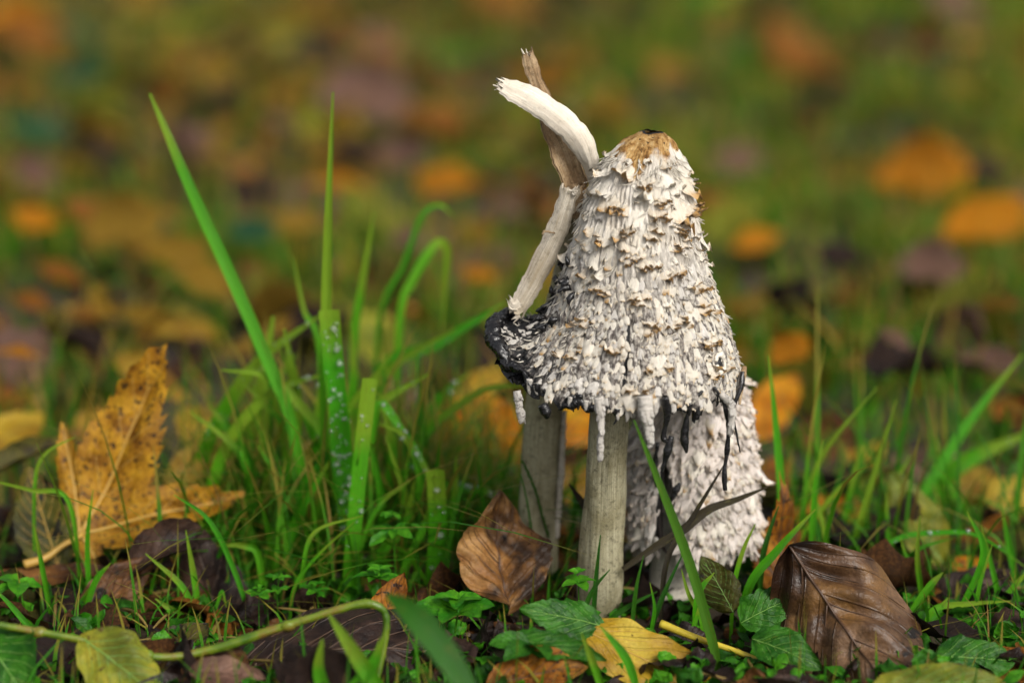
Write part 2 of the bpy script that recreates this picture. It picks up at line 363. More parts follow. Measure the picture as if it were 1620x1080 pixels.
def scale_variants(kind, count, seed):
    g = np.random.default_rng(seed); out = []
    for k in range(count):
        nx, ny = (5, 6) if kind == 'flap' else (5, 5)
        v = np.linspace(0, 1, ny)
        if kind == 'flap':
            w = np.array([.75, .95, 1.0, .85, .6, .28]) * g.uniform(.85, 1.15)
            ang = np.interp(v, [0, .45, .8, 1], [0, .25, g.uniform(.7, 1.2), g.uniform(1.2, 2.2)])
        elif kind == 'point':
            w = np.array([.8, 1.0, .85, .55, .16]) * g.uniform(.9, 1.1); ang = np.interp(v, [0, .4, 1], [.12, .4, g.uniform(.7, 1.1)])
        else:
            w = np.array([.6, .95, 1.0, .9, .55]) * g.uniform(.85, 1.15); ang = np.interp(v, [0, .5, 1], [.1, .22, g.uniform(.3, .6)])
        dy = np.diff(v, prepend=0); y = np.cumsum(np.cos(ang) * dy); z = np.cumsum(np.sin(ang) * dy)
        x = np.linspace(-.5, .5, nx); skew = g.normal() * .18
        Vv = []; Uu = []
        for i in range(ny):
            for j in range(nx):
                b = .17 * (1 - (2 * x[j]) ** 2) * (1 if kind != 'flap' else .75) - .08 + (-.08 if j in (0, nx - 1) else 0)
                rag = g.normal() * (.09 if i == ny - 1 else .03)
                Vv.append((x[j] * w[i] + skew * v[i] ** 2 + g.normal() * .02, y[i] - .12 + rag, z[i] + b + g.normal() * .025 - (.12 if i == 0 else 0)))
                Uu.append((j / (nx - 1), v[i]))
        out.append((np.array(Vv), gridF(ny, nx), np.array(Uu)))
    return out

def add_scales(root, cap, plan, protos, nobj, nstuff_mats, gap):
    """plan: list of (theta, t, width, length, kind, matkey, spin, lift). The ones that show largest become parts, the rest one mesh."""
    rows = []
    for (th, tt, w, l, kd, mk, spin, lift) in plan:
        p, dn, n = cap.frame(np.array([th]), np.array([tt])); p, dn, n = p[0], dn[0], n[0]
        ac = np.cross(dn, n)
        c, s_ = math.cos(spin), math.sin(spin); ac, dn = ac * c + dn * s_, dn * c - ac * s_
        face = float(n @ unit(CAM - p)); rows.append((max(face, 0) * w * l, p, ac, dn, n, w, l, kd, mk, lift))
    rows.sort(key=lambda q: -q[0])
    mcache = {}
    stuff = {}
    for i, (a, p, ac, dn, n, w, l, kd, mk, lift) in enumerate(rows):
        k = random.randrange(len(protos[kd])); hgt = l * lift
        Mx = Matrix(((ac[0] * w, dn[0] * l, n[0] * hgt, p[0]), (ac[1] * w, dn[1] * l, n[1] * hgt, p[1]), (ac[2] * w, dn[2] * l, n[2] * hgt, p[2]), (0, 0, 0, 1)))
        if i < nobj:
            if (kd, k, mk) not in mcache:
                V, F, U = protos[kd][k]; mcache[(kd, k, mk)] = mesh('scale', V, F, M[mk], U)
            link('scale', mcache[(kd, k, mk)], root, Mx)
        else:
            V, F, U = protos[kd][k]; A = np.array(Mx)
            W = V @ A[:3, :3].T + A[:3, 3]; stuff.setdefault(mk, []).append((W, F, U))
    for mk, L in stuff.items():
        nV = 0; Vs, Fs, Us = [], [], []
        for W, F, U in L: Vs.append(W); Fs.append(F + nV); Us.append(U); nV += len(W)
        o = link('small_scales', mesh('small_scales', np.vstack(Vs), np.vstack(Fs), M[mk], np.vstack(Us)), root); o['kind'] = 'stuff'

def adiff(a, b): return (np.asarray(a) - b + math.pi) % (2 * math.pi) - math.pi

# ---- the big cap
T0 = R(186)
def big_tweak(th, t):
    f = np.exp(-(adiff(th, T0) / .58) ** 2); s_ = np.clip((t - .66) / .34, 0, 1)
    back = np.clip(np.sin(th - R(18)), 0, 1) ** .7            # the hidden rear of the rim sits higher, over the small cap
    ragged = .0016 * np.sin(th * 9 + 1) + .0011 * np.sin(th * 23 + .5) + .0008 * np.sin(th * 47)
    sr = np.clip((t - .93) / .07, 0, 1) ** 2
    dz = f * .0115 * s_ ** 2.2 + sr * ragged + back * .020 * np.clip((t - .7) / .3, 0, 1) ** 1.5
    dr = f * .0088 * s_ ** 1.7 - .0022 * np.clip((t - .9) / .1, 0, 1) ** 2 * (1 - f) + .0004 * np.sin(th * 5 + t * 7) + back * .004 * s_
    return dr, dz
big = Cap([(208, 1018, 1046), (212, 1008, 1054), (222, 988, 1064), (245, 966, 1074), (270, 949, 1083), (300, 934, 1092), (350, 916, 1102), (400, 903, 1111), (450, 886, 1129), (500, 869, 1148), (550, 848, 1162), (590, 832, 1172), (612, 824, 1178)], 0.0, big_tweak)
MB = empty('shaggy_mushroom', at(955, 990, 0.004), 'tall shaggy white mushroom with big bell cap, tan top and black dripping rim', 'mushroom', None)
nt, nth = 230, 420
tt = np.linspace(0, 1, nt) ** .9; th = np.linspace(0, 2 * math.pi, nth, endpoint=False)
TT, TH = np.meshgrid(tt, th, indexing='ij')
def big_ink(TH, TT):
    left = np.exp(-(adiff(TH, R(170)) / .50) ** 2) * np.clip((TT - .44) / .25, 0, 1) * .70
    left2 = np.exp(-(adiff(TH, R(197)) / .85) ** 2) * np.clip((TT - .72) / .2, 0, 1) * .42
    rim = np.clip((TT - .972) / .03, 0, 1) * .62
    tip = np.clip((.018 - TT) / .012, 0, 1) * .7
    split = np.exp(-(adiff(TH, R(-98)) / .014) ** 2) * np.clip((TT - .66) / .05, 0, 1) * np.clip((.93 - TT) / .04, 0, 1) * 1.4
    wash = .16 * np.clip((TT - .55) / .3, 0, 1)
    return np.clip(np.maximum.reduce([left, left2, rim, tip, split]) + wash, 0, 1.3)
P, DN, NN = big.frame(TH, TT)
disp = .00045 * nz(P.reshape(-1, 3), 900, 1).reshape(nt, nth) + .0004 * np.sin(TH * 60 + 3 * nz(P.reshape(-1, 3), 120, 2).reshape(nt, nth)) * np.clip(TT * 3, 0, 1) \
    + .0006 * nz(P.reshape(-1, 3), 260, 3).reshape(nt, nth)
split = np.exp(-(adiff(TH, R(-98)) / .016) ** 2) * np.clip((TT - .66) / .05, 0, 1) * np.clip((.93 - TT) / .04, 0, 1)
disp -= split * .0012
P2 = P + NN * disp[..., None]
ink = big_ink(TH, TT); tan = np.clip(1.3 - TT / (.165 + .05 * np.sin(TH * 3 + 1) + .04 * np.sin(TH * 7 + 2)), 0, 1.2); crack = np.clip((TT - .34) / .34, 0, 1) * 1.0
colr = np.stack([ink, tan, crack, np.ones_like(ink)], -1).reshape(-1, 4)
UV = np.stack([TH / (2 * math.pi), TT], -1).reshape(-1, 2)
cap_o = link('cap', mesh('cap', P2.reshape(-1, 3), gridF(nt, nth, True), M['cap'], UV, colr), MB)
cap_o['label'] = 'bell-shaped shaggy white cap with tan top and inky lower edge'
# gills: dark pleated inner wall, reaching a little below the torn flesh
n2, m2 = 40, 480
t2 = np.linspace(.55, 1.0, n2); th2 = np.linspace(0, 2 * math.pi, m2, endpoint=False); T2, H2 = np.meshgrid(t2, th2, indexing='ij')
p, dn, nn = big.frame(H2, T2)
pl = .0006 * np.sign(np.sin(H2 * 120)) ; edge = np.clip((T2 - .93) / .07, 0, 1)
low = (.0009 + .0016 * np.sin(H2 * 7 + 2) + .0016 * np.sin(H2 * 19)) * edge
q = p - nn * (.0022 + pl + .0008 * edge)[..., None]; q[..., 2] -= np.maximum(low, 0)
link('gills', mesh('gills', q.reshape(-1, 3), gridF(n2, m2, True), M['ink'], np.stack([H2, T2], -1).reshape(-1, 2)), MB)['label'] = 'black inky gills under the cap rim'
# scales
protos = {'flap': scale_variants('flap', 8, 11), 'plate': scale_variants('plate', 8, 12), 'point': scale_variants('point', 8, 13)}
plan = []; s_ = .115
while s_ < .985:
    up = float(np.clip((.62 - s_) / .22, 0, 1)); r = float(np.interp(s_, big.L, big.r))
    w = .0021 + .0028 * up; l = .0031 + .0034 * up
    n = max(6, int(2 * math.pi * r / (w * (.88 + .10 * up))))
    ph = random.random() * 6.28
    for i in range(n):
        a = ph + 2 * math.pi * (i + random.uniform(-.34, .34)) / n; tq = min(max(s_ + random.uniform(-.55, .55) * l * .7 / big.S, .1), .982)
        if abs(adiff(a, R(-98))) < .03 and .64 < tq < .94: continue
        if abs(adiff(a, R(-38))) < .09 and abs(tq - .86) < .028: continue
        ik = float(big_ink(np.array(a), np.array(tq)))
        if up > .5 and random.random() < .22: continue
        sz = random.lognormvariate(0, .24)
        if .3 < ik <= .5 and random.random() < .55:
            mk = 'sc_grey'; kd = 'plate'; lift = .6; sz *= .8
        elif ik > .5:
            if random.random() < .45: continue
            mk = 'sc_ink' if random.random() < .5 else 'sc_grey'; kd = 'flap' if random.random() < .6 else 'plate'; lift = 1.0; sz *= .8
        elif up > .5 and random.random() < .75:
            kd = 'flap'; lift = random.uniform(.3, .7) if random.random() < .72 else random.uniform(.9, 1.3); mk = 'sc_tan' if random.random() < .26 + .3 * (s_ < .3) else 'sc_white'; sz *= random.choice([.7, 1.0, 1.35])
        else:
            kd = 'flap' if random.random() < .07 else 'plate'; lift = random.uniform(.22, .58); sz *= random.choice([.75, 1, 1, 1.3]); mk = random.choices(['sc_white', 'sc_grey', 'sc_tan'], [.74, .20, .06])[0]
        plan.append((a, tq, w * sz, l * sz * random.uniform(.85, 1.2), kd, mk, random.gauss(0, .22), lift))
    s_ += l * .66 / big.S
# tan crust clusters standing off the upper part, and along the sunward side
for (px, py) in [(1022, 262), (1040, 307), (1032, 333), (1075, 360), (950, 344), (1000, 370), (1028, 383), (1007, 432), (1075, 468), (930, 470), (970, 506), (1080, 333), (1092, 300), (985, 298), (1062, 395), (1098, 420), (1110, 452), (960, 420), (1035, 470), (1120, 500), (905, 520), (1010, 560), (1050, 530), (1130, 545), (990, 330), (1050, 285)]:
    f = (py - 208) / 404.; tq = float(np.interp(at(px, py, 0)[2] , big.z[::-1], big.L[::-1])); r = float(np.interp(tq, big.L, big.r)); cx = float(np.interp(tq, big.L, big.cx))
    c = np.clip((at(px, py, -r * .8)[0] - cx) / r, -.98, .98); a = -math.acos(c); tq += .035
    for k in range(7): plan.append((a + random.uniform(-.13, .13), min(tq + random.uniform(-.014, .014), .95), .0040 * random.uniform(.7, 1.3), .0042 * random.uniform(.8, 1.3), 'flap', 'sc_tan', random.gauss(0, .5), random.uniform(1.0, 1.5)))
add_scales(MB, big, plan, protos, 298, None, 0)
# loose hairs between the scales
hp = []
for i in range(750):
    a = random.uniform(0, 6.283); tq = .12 + .86 * random.random() ** 1.5; p, dn, nn = big.frame(np.array([a]), np.array([tq])); p, dn, nn = p[0], dn[0], nn[0]; ac = np.cross(dn, nn)
    L = random.uniform(.002, .0055) * (1.15 - .5 * tq); sw = random.gauss(0, .5); e = p + dn * L * .8 + ac * L * sw + nn * random.uniform(.0006, .0024); md = p + dn * L * .45 + ac * L * sw * .2 + nn * .0009
    hp.append(tube([p, md, e], [.00028, .00022, .00007], 4, 6))
V, F, U = join(hp); o = link('fibres', mesh('fibres', V, F, M['sc_white'], U), MB); o['kind'] = 'stuff'
# black crumb on the tip
V, F = sphere_mesh(14, 10); top = big.pos(np.array(0.), np.array(0.)); W = V * np.array((.0030, .0026, .0011)); W *= (1 + .45 * nz(V, 5, 5))[:, None]
link('tip_crust', mesh('tip_crust', W + np.array((at(1037, 216, 0))), F, M['ink']), MB)['label'] = 'small black crust on the cap tip'
# rolled inky margin on the flared side
ths = np.linspace(R(118), R(216), 60); pr = big.pos(ths, np.full(60, .992))
rr = .0024 * np.exp(-((ths - R(180)) / .42) ** 2) + .0004
V, F, U = tube(pr, list(rr * (1 + .16 * np.sin(np.arange(60) * 1.7))), 20, 260, bump=.05, seed=3)
V = V + .0005 * np.stack([nz(V, 1500, 21), nz(V, 1500, 22), nz(V, 1500, 23)], 1)
link('rolled_margin', mesh('rolled_margin', V, F, M['ink'], U), MB)['label'] = 'black crinkled edge rolled outwards'
# inky roll along the front rim
ths = np.linspace(R(-132), R(-104), 40); pr = big.pos(ths, np.full(40, .995)); pr[:, 2] -= .0012
V, F, U = tube(pr, [.0003, .0011, .0016, .0010, .0013, .0008, .0003], 10, 120, bump=.10, seed=4)
link('rolled_margin', mesh('rolled_margin', V, F, M['ink'], U), MB)
# shreds of inky crust on the shoulder above the flare
for i in range(26):
    a = R(random.uniform(150, 214)); tq = random.uniform(.50, .80); p, dn, nn = big.frame(np.array([a]), np.array([tq])); p, dn, nn = p[0], dn[0], nn[0]
    e = p + nn * random.uniform(.0012, .0032) + dn * random.uniform(-.003, .004)
    V, F, U = tube([p - nn * .0004, (p + e) / 2 + nn * .0006, e], [random.uniform(.0008, .0016), random.uniform(.0007, .0014), .0002], 6, 8, bump=.2, seed=i)
    link('ink_shred', mesh('ink_shred', V, F, M['ink'], U), MB)
# black blob painted in for the dark inside of a hole, with frayed lip
ph = at(1144, 560, 0); th_h = R(-38)
p, dn, nn = big.frame(np.array([th_h]), np.array([.862])); p, dn, nn = p[0], dn[0], nn[0]; ac = np.cross(dn, nn)
V, F = sphere_mesh(14, 8); W = V[:, :1] * ac * .0021 + V[:, 1:2] * dn * .0025 + V[:, 2:] * nn * .0009 + p
link('hole', mesh('hole', W, F, M['ink']), MB)['label'] = 'black blob standing in for the dark inside of a small hole in the cap'
ring = [p + ac * .0025 * math.cos(b) + dn * .0030 * math.sin(b) + nn * .0006 for b in np.linspace(0, 5.9, 14)]
V, F, U = tube(ring, [.0007, .0010, .0006, .0011, .0007], 6, 44, bump=.2, seed=8); link('hole_lip', mesh('hole_lip', V, F, M['sc_white'], U), MB)
# drips from the rim
def drip(path, rads, key, Y, seed, bump=.1, flat=1.0, n=9):
    Ys = Y if isinstance(Y, (list, tuple)) else [Y] * len(path)
    V, F, U = tube([at(x, y, q) for (x, y), q in zip(path, Ys)], [r * PX for r in rads], 12, 56, flat, bump * (.3 if key == 'drip_white' else .08), seed)
    U = U[:, ::-1]; V = V + (.00022 if key == 'drip_white' else .0001) * np.stack([nz(V, 900, seed), nz(V, 900, seed + 1), 0 * V[:, 0]], 1)
    o = link('drip', mesh('drip', V, F, M[key], U), MB)
    if key == 'drip_white':
        Vs, Fs, Us, k = [], [], [], 0; P3 = V.reshape(56, 12, 3); C = P3.mean(1)
        for i in range(46):
            q = random.randrange(2, 52); j = random.randrange(12); n_ = unit(P3[q, j] - C[q]); dn_ = unit(C[q + 2] - C[q]); ac_ = np.cross(dn_, n_); w_ = random.uniform(.0011, .0021); A = np.stack([ac_ * w_, dn_ * w_ * 1.3, n_ * w_ * .6], 1)
            pv, pf, pu = protos['plate'][i % 8]; Vs.append(pv @ A.T + P3[q, j]); Fs.append(pf + k); Us.append(pu); k += len(pv)
        e = link('small_scales', mesh('small_scales', np.vstack(Vs), np.vstack(Fs), M['sc_grey'], np.vstack(Us)), o); e['kind'] = 'stuff'
    return o
M['drip_white'] = scale_mat('drip_cream', (.74, .69, .62), (.20, .17, .15), .9, 1.2)
dd = [([(947, 628), (951, 665), (950, 700), (951, 727)], [8, 6, 4, 5, 2.5], 'drip_white', -.0395),
      ([(1020, 626), (1022, 655), (1027, 685), (1029, 708)], [12, 12, 8, 6, 3], 'drip_white', -.039),
      ([(1052, 628), (1056, 655), (1050, 690), (1058, 700)], [6, 7, 3.5, 5, 2], 'ink', [-.0365, -.035, -.034, -.034]),
      ([(1112, 618), (1098, 632), (1088, 655), (1083, 690), (1086, 716)], [2, 4, 4, 2.5, 6, 7, 2], 'ink', [-.030, -.030, -.029, -.028, -.028]),
      ([(1062, 690), (1054, 722), (1046, 748)], [4, 7, 3, 2], 'ink', [-.034, -.034, -.034]),
      ([(1130, 612), (1146, 640), (1152, 675), (1150, 715), (1146, 745), (1147, 775)], [2, 3, 4, 2.5, 4.5, 2.5, 4.5, 3], 'ink', [-.027, -.0265, -.026, -.025, -.025, -.025]),
      ([(1140, 622), (1158, 645), (1154, 690)], [4, 6, 6, 2.5], 'drip_white', [-.027, -.0275, -.0275]),
      ([(1175, 588), (1172, 612), (1160, 650), (1166, 690), (1171, 716)], [4, 5, 3, 2, 1.5, 1], 'ink', [-.010, -.012, -.014, -.014, -.014]),
      ([(1178, 580), (1174, 600), (1170, 640)], [4, 6, 4, 2], 'peel_tan', [-.008, -.0105, -.012]),
      ([(818, 618), (822, 640), (826, 668)], [6, 4, 5, 2], 'drip_white', [-.020, -.021, -.021]),
      ([(858, 640), (864, 652), (866, 662)], [8, 9, 3], 'ink', [-.034, -.034, -.034])]
for i, (pa, ra, k, Yy) in enumerate(dd): drip(pa, ra, k, Yy, 30 + i, .16)
for i in range(26):                                     # fine threads and torn points along the rim
    a = R(random.uniform(-150, -18)); p = big.pos(np.array(a), np.array(.985)); L = random.uniform(.0012, .0045); k = random.choice(['drip_white', 'drip_white', 'ink'])
    V, F, U = tube([p + np.array((0, 0, .001)), p - np.array((random.gauss(0, .0004), .0003, L * .6)), p - np.array((random.gauss(0, .0007), .0002, L))], [random.uniform(.0008, .0014), random.uniform(.0004, .0008), .0002], 8, 14, bump=.1, seed=i)
    link('drip', mesh('drip', V, F, M[k], U[:, ::-1]), MB)
# stem
def stem(root, path, rads, key, seed, seg=90, n=40, name='stem', label=None):
    V, F, U = tube(path, rads, n, seg, 1.0, .004, seed)
    V = V + .00035 * nz(V * np.array((1, 1, .25)), 700, seed)[:, None] * np.array((1, 1, 0)) + .0006 * nz(V, 90, seed + 1)[:, None] * np.array((1, 1, 0))
    o = link(name, mesh(name, V, F, M[key], U), root)
    if label: o['label'] = label
    return o
def stp(px, py, Y): return at(px, py, Y)
sb = at(950, 985, .004); sb[2] = -.006
stem(MB, [stp(985, 330, .0), stp(975, 540, -.004), stp(966, 640, -.006), stp(956, 780, -.004), stp(950, 900, 0), sb], [.004, .0062, .0066, .0066, .0072, .0078, .0070], 'stem', 41, label='thick olive-cream fibrous stem')

# ---- the spent mushroom: bare split stem with peeled strips
MS = empty('spent_mushroom', (at(855, 950, .034)[0], .034, 0), 'bare split mushroom stem peeling into curled cream strips, its cap gone', 'mushroom')
b2 = at(856, 900, .034); b2[2] = -.005
stem(MS, [at(906, 300, .016), at(897, 400, .020), at(880, 520, .028), at(862, 640, .032), at(855, 760, .034), at(853, 860, .034), b2], [.0018, .0030, .0055, .0066, .0068, .0069, .0064], 'stem', 51, label='bare speckled stem')
V, F, U = tube([at(893, 650, .030), at(888, 740, .030), at(880, 850, .031)], [.0009, .0012, .0010], 8, 50, bump=.15, seed=5)
link('split_edge', mesh('split_edge', V, F, M['stem_white'], U), MS)
def ribbon(root, path, Y, wpx, key, roll, seed, thick=.0011, facing=(0.1, -1, .2), label=None, name='peeled_strip'):
    """a thick channel-shaped strip"""
    P3 = smooth_path([at(x, y, q) for (x, y), q in zip(path, Y)], 46); m = len(P3)
    T = np.gradient(P3, axis=0); T /= np.linalg.norm(T, axis=1)[:, None]
    A = np.cross(T, np.array(facing)); A /= np.linalg.norm(A, axis=1)[:, None]; B = np.cross(A, T)
    w = np.interp(np.linspace(0, 1, m), np.linspace(0, 1, len(wpx)), wpx) * PX / 2
    g = np.random.default_rng(seed); nv = 13; v = np.linspace(-1, 1, nv)
    rl = np.interp(np.linspace(0, 1, m), np.linspace(0, 1, len(roll)), roll)
    Vt, Vb = [], []
    jag = g.normal(size=nv) * .0008; rid = g.normal(size=nv) * .00022; w = w * (1 + .06 * np.sin(np.arange(m) * .7 + seed) + .04 * g.normal(size=m))
    for i in range(m):
        for j in range(nv):
            a = rl[i] * v[j]; k = rl[i] if abs(rl[i]) > .05 else .05
            off = w[i] * math.sin(k * v[j]) / k; up = -w[i] * (1 - math.cos(k * v[j])) / k
            nrm = B[i] * math.cos(k * v[j]) + A[i] * math.sin(k * v[j])
            base = P3[i] + A[i] * off + B[i] * up + (T[i] * jag[j] if i in (0, m - 1) else 0)
            wob = rid[j] + .00010 * math.sin(j * 2.3 + i * .5) + g.normal() * .00006
            Vt.append(base + nrm * (thick / 2 * (1 - .5 * abs(v[j]) ** 4) + wob)); Vb.append(base - nrm * (thick / 2 * (1 - .5 * abs(v[j]) ** 4) - wob))
    N = m * nv; F = [tuple(q) for q in gridF(m, nv)] + [tuple(int(x) + N for x in q[::-1]) for q in gridF(m, nv)]
    for i in range(m - 1):
        for j in (0, nv - 1): a, b = i * nv + j, (i + 1) * nv + j; F.append((a, b, b + N, a + N) if j else (a, a + N, b + N, b))
    for i in (0, m - 1):
        for j in range(nv - 1): a, b = i * nv + j, i * nv + j + 1; F.append((a, a + N, b + N, b) if i else (a, b, b + N, a + N))
    u = np.repeat(np.linspace(0, 1, m), nv); vv = np.tile((v + 1) / 2, m); U = np.stack([u, vv], 1)
    o = link(name, mesh(name, np.array(Vt + Vb), F, M[key], np.vstack([U, U])), root)
    if label: o['label'] = label
    return o
ribbon(MS, [(940, 296), (930, 252), (908, 210), (872, 176), (835, 152), (792, 134)], [.012, .006, .003, .002, .002, .003], [14, 36, 46, 44, 42, 26], 'peel', [.6, .7, .9, 1.0, .8, .5], 61, .0015, (-.5, -1, .7), 'wide cream strip curling outwards')
ribbon(MS, [(912, 300), (895, 250), (872, 195), (850, 135), (833, 82)], [.015, .012, .011, .010, .010], [40, 48, 36, 24, 22], 'peel_tan', [-.9, -.9, -.6, .3, .3], 62, .0012, (.2, -1, .1), 'tan inner strip standing upright')
ribbon(MS, [(903, 296), (893, 330), (880, 368), (848, 436), (817, 492)], [.008, .007, .006, .005, .005], [36, 36, 38, 38, 30], 'peel_grey', [1.1, 1.1, .9, .9, .6], 63, .0012, (-.2, -1, .1), 'grey-cream strip folded downwards with a kink')
ribbon(MS, [(915, 292), (914, 320), (911, 346)], [.010, .010, .011], [22, 24, 20], 'peel_tan', [.6, .6, .6], 64, .0012)
ribbon(MS, [(822, 478), (813, 482), (806, 474)], [.0045, .004, .004], [14, 16, 8], 'peel', [.3, .3, .3], 65, .0010)
V, F, U = tube([at(878, 369, .0045), at(862, 366, .0035), at(858, 371, .003)][::1], [.0003, .0004, .0003], 6, 14, bump=.2)
link('kink_ridge', mesh('kink_ridge', V, F, M['peel_tan'], U), MS)
for i in range(7):
    x, y = random.uniform(932, 950), random.uniform(278, 300); q = at(x, y, .008)
    V, F, U = tube([q, q + np.array((random.uniform(-.002, .004), -.001, random.uniform(-.001, .003)))], [.0005, .0001], 5, 5); link('frayed_fibre', mesh('frayed_fibre', V, F, M['peel'], U), MS)

for (x, y, q, dx, dz) in [(796, 133, .003, -1, .3), (834, 84, .010, -.2, 1), (818, 492, .005, -.4, -1), (903, 296, .006, .6, .5)]:
    for i in range(9):
        o_ = at(x + random.uniform(-6, 6), y + random.uniform(2, 10), q); e_ = o_ + np.array((dx + random.gauss(0, .5), -.3, dz + random.gauss(0, .5))) * random.uniform(.0008, .0020)
        V, F, U = tube([o_, (o_ + e_) / 2 + np.array((random.gauss(0, .0003), 0, random.gauss(0, .0003))), e_], [.0004, .0003, .0001], 5, 7); link('frayed_fibre', mesh('frayed_fibre', V, F, M['peel'], U), MS)
# ---- the small cap behind
def small_tweak(th, t):
    dr = .0005 * np.sin(th * 6 + t * 5) + .0004 * np.sin(th * 11)
    dz = np.clip((t - .92) / .08, 0, 1) ** 2 * (.0013 * np.sin(th * 8 + .7) + .001 * np.sin(th * 21))
    return dr, dz
YS = .027
small = Cap([(566, 1086, 1104), (570, 1070, 1122), (582, 1048, 1150), (602, 1028, 1172), (640, 1012, 1182), (700, 1002, 1190), (760, 997, 1195), (820, 996, 1198), (846, 998, 1197), (862, 1004, 1192)], YS, small_tweak)
MN = empty('shaggy_mushroom', (at(1065, 950, YS)[0], YS, 0), 'smaller pinkish white shaggy mushroom with closed furry cap split open above its ringed stem', 'mushroom')
nt, nth = 150, 260
tt = np.linspace(0, 1, nt); th = np.linspace(0, 2 * math.pi, nth, endpoint=False); TT, TH = np.meshgrid(tt, th, indexing='ij')
P, DN, NN = small.frame(TH, TT); fl = P.reshape(-1, 3)
P2 = P + NN * (.0005 * nz(fl, 300, 6) + .0003 * nz(fl, 1000, 7)).reshape(nt, nth)[..., None]
SL = R(-119)                                            # the split
def slit_half(t): return .17 * np.clip((t - .52) / .4, 0, 1) ** .6
rim = np.clip((TT - .965) / .03, 0, 1) * .45; near = 1.15 * np.exp(-((np.abs(adiff(TH, SL)) - slit_half(TT)) / .03) ** 2) * (TT > .52) * .9
leftgrey = np.clip((adiff(SL, TH) - .05) / .2, 0, 1) * (adiff(TH, SL) < 0) * (adiff(TH, SL) > -1.3) * .32
colr = np.stack([np.maximum.reduce([rim, near, leftgrey]), 0 * TT, .25 + 0 * TT + leftgrey, 1 + 0 * TT], -1).reshape(-1, 4)
F = gridF(nt, nth, True); fc = np.stack([TT.reshape(-1)[F].mean(1), 0 * F[:, 0]], 1)
thc = TH.reshape(-1)[F[:, 0]]; F = F[~((np.abs(adiff(thc, SL)) < slit_half(fc[:, 0])) & (fc[:, 0] > .52))]
link('cap', mesh('cap', P2.reshape(-1, 3), F, M['cap_small'], np.stack([TH / 6.2832, TT], -1).reshape(-1, 2), colr), MN)['label'] = 'furry pinkish white cap with a dark split'
t2 = np.linspace(.3, 1, 30); th2 = np.linspace(0, 2 * math.pi, 300, endpoint=False); T2, H2 = np.meshgrid(t2, th2, indexing='ij'); p, dn, nn = small.frame(H2, T2)
q = p - nn * (.0026 + .0005 * np.sign(np.sin(H2 * 75)))[..., None]; q[..., 2] -= .001 * np.clip((T2 - .9) / .1, 0, 1)
F = gridF(30, 300, True); thc = H2.reshape(-1)[F[:, 0]]; tc = T2.reshape(-1)[F[:, 0]]; F = F[~((np.abs(adiff(thc, SL)) < slit_half(tc) * .8) & (tc > .55))]
M['gill_brown'] = NT('gill_brown').fin((.05, .038, .032), .7)
link('gills', mesh('gills', q.reshape(-1, 3), F, M['gill_brown'], np.stack([H2, T2], -1).reshape(-1, 2)), MN)
plan = []; s_ = .06
while s_ < .985:
    r = float(np.interp(s_, small.L, small.r)); w = .0030; l = .0042; n = max(6, int(2 * math.pi * r / (w * .82))); ph = random.random() * 6
    for i in range(n):
        a = ph + 2 * math.pi * (i + random.uniform(-.3, .3)) / n; tq = min(s_ + random.uniform(-.5, .5) * l * .5 / small.S, .98)
        if abs(adiff(a, SL)) < slit_half(tq) + .04: continue
        dl = adiff(a, SL); grey = -1.2 < dl < 0 and random.random() < .35
        sz = random.lognormvariate(0, .32)
        plan.append((a, tq, w * sz, l * sz * random.uniform(.85, 1.25), 'point', 'sc_grey' if grey else ('sc_tan' if random.random() < .03 else ('sc_pink' if random.random() < .85 else 'sc_white')), random.gauss(0, .3), random.uniform(.35, .8)))
    s_ += l * .52 / small.S
add_scales(MN, small, plan, protos, 298, None, 0)
hp = []
for i in range(900):
    a = random.uniform(0, 6.283); tq = random.uniform(.06, .99)
    if abs(adiff(a, SL)) < slit_half(tq) + .03: continue
    p, dn, nn = small.frame(np.array([a]), np.array([tq])); p, dn, nn = p[0], dn[0], nn[0]; ac = np.cross(dn, nn)
    L = random.uniform(.002, .005); sw = random.gauss(0, .5); hp.append(tube([p, p + dn * L * .45 + ac * L * sw * .2 + nn * .0009, p + dn * L * .75 + ac * L * sw + nn * random.uniform(.001, .0026)], [.00028, .00022, .00007], 4, 6))
V, F, U = join(hp); o = link('fibres', mesh('fibres', V, F, M['sc_pink'], U), MN); o['kind'] = 'stuff'
b3 = at(1060, 965, YS); b3[2] = -.006
stem(MN, [at(1085, 620, YS), at(1075, 780, YS), at(1068, 880, YS), at(1063, 950, YS), b3], [.0055, .0078, .0080, .0088, .0092, .0086], 'stem_white', 71, label='pale smooth stem')
# torn ring
rc = at(1064, 928, YS); rb = []
m = 90; a = np.linspace(0, 2 * math.pi, m, endpoint=False); g_ = np.random.default_rng(4)
for k, (rr, zz) in enumerate([(.0078, .0016), (.0090, .0010), (.0100, -.0008), (.0097, -.0030)]):
    j = (g_.normal(size=m) * .0005 if k == 3 else 0) + (.0012 * np.sin(a * 5) if k >= 2 else 0)
    rb.append(np.stack([rc[0] + rr * np.cos(a), rc[1] + rr * np.sin(a), rc[2] + zz + j + 0 * a], 1))
link('ring', mesh('ring', np.vstack(rb), gridF(4, m, True), M['stem_white'], np.tile(np.stack([a / 6.28, a * 0], 1), (4, 1))), MN)['label'] = 'torn pale ring round the stem'
for i, (pa, ra) in enumerate([([(1076, 764), (1068, 778), (1062, 792)], [3, 6, 5, 2]), ([(1041, 700), (1036, 740), (1038, 770)], [3, 5, 2])]):
    V, F, U = tube([at(x, y, YS - np.sqrt(max(0, .0225 ** 2 - ((x - 1097) * PX) ** 2)) - .0008) for x, y in pa], [q * PX for q in ra], 7, 16, bump=.2, seed=i); link('ink_stain', mesh('ink_stain', V, F, M['ink'], U), MN)

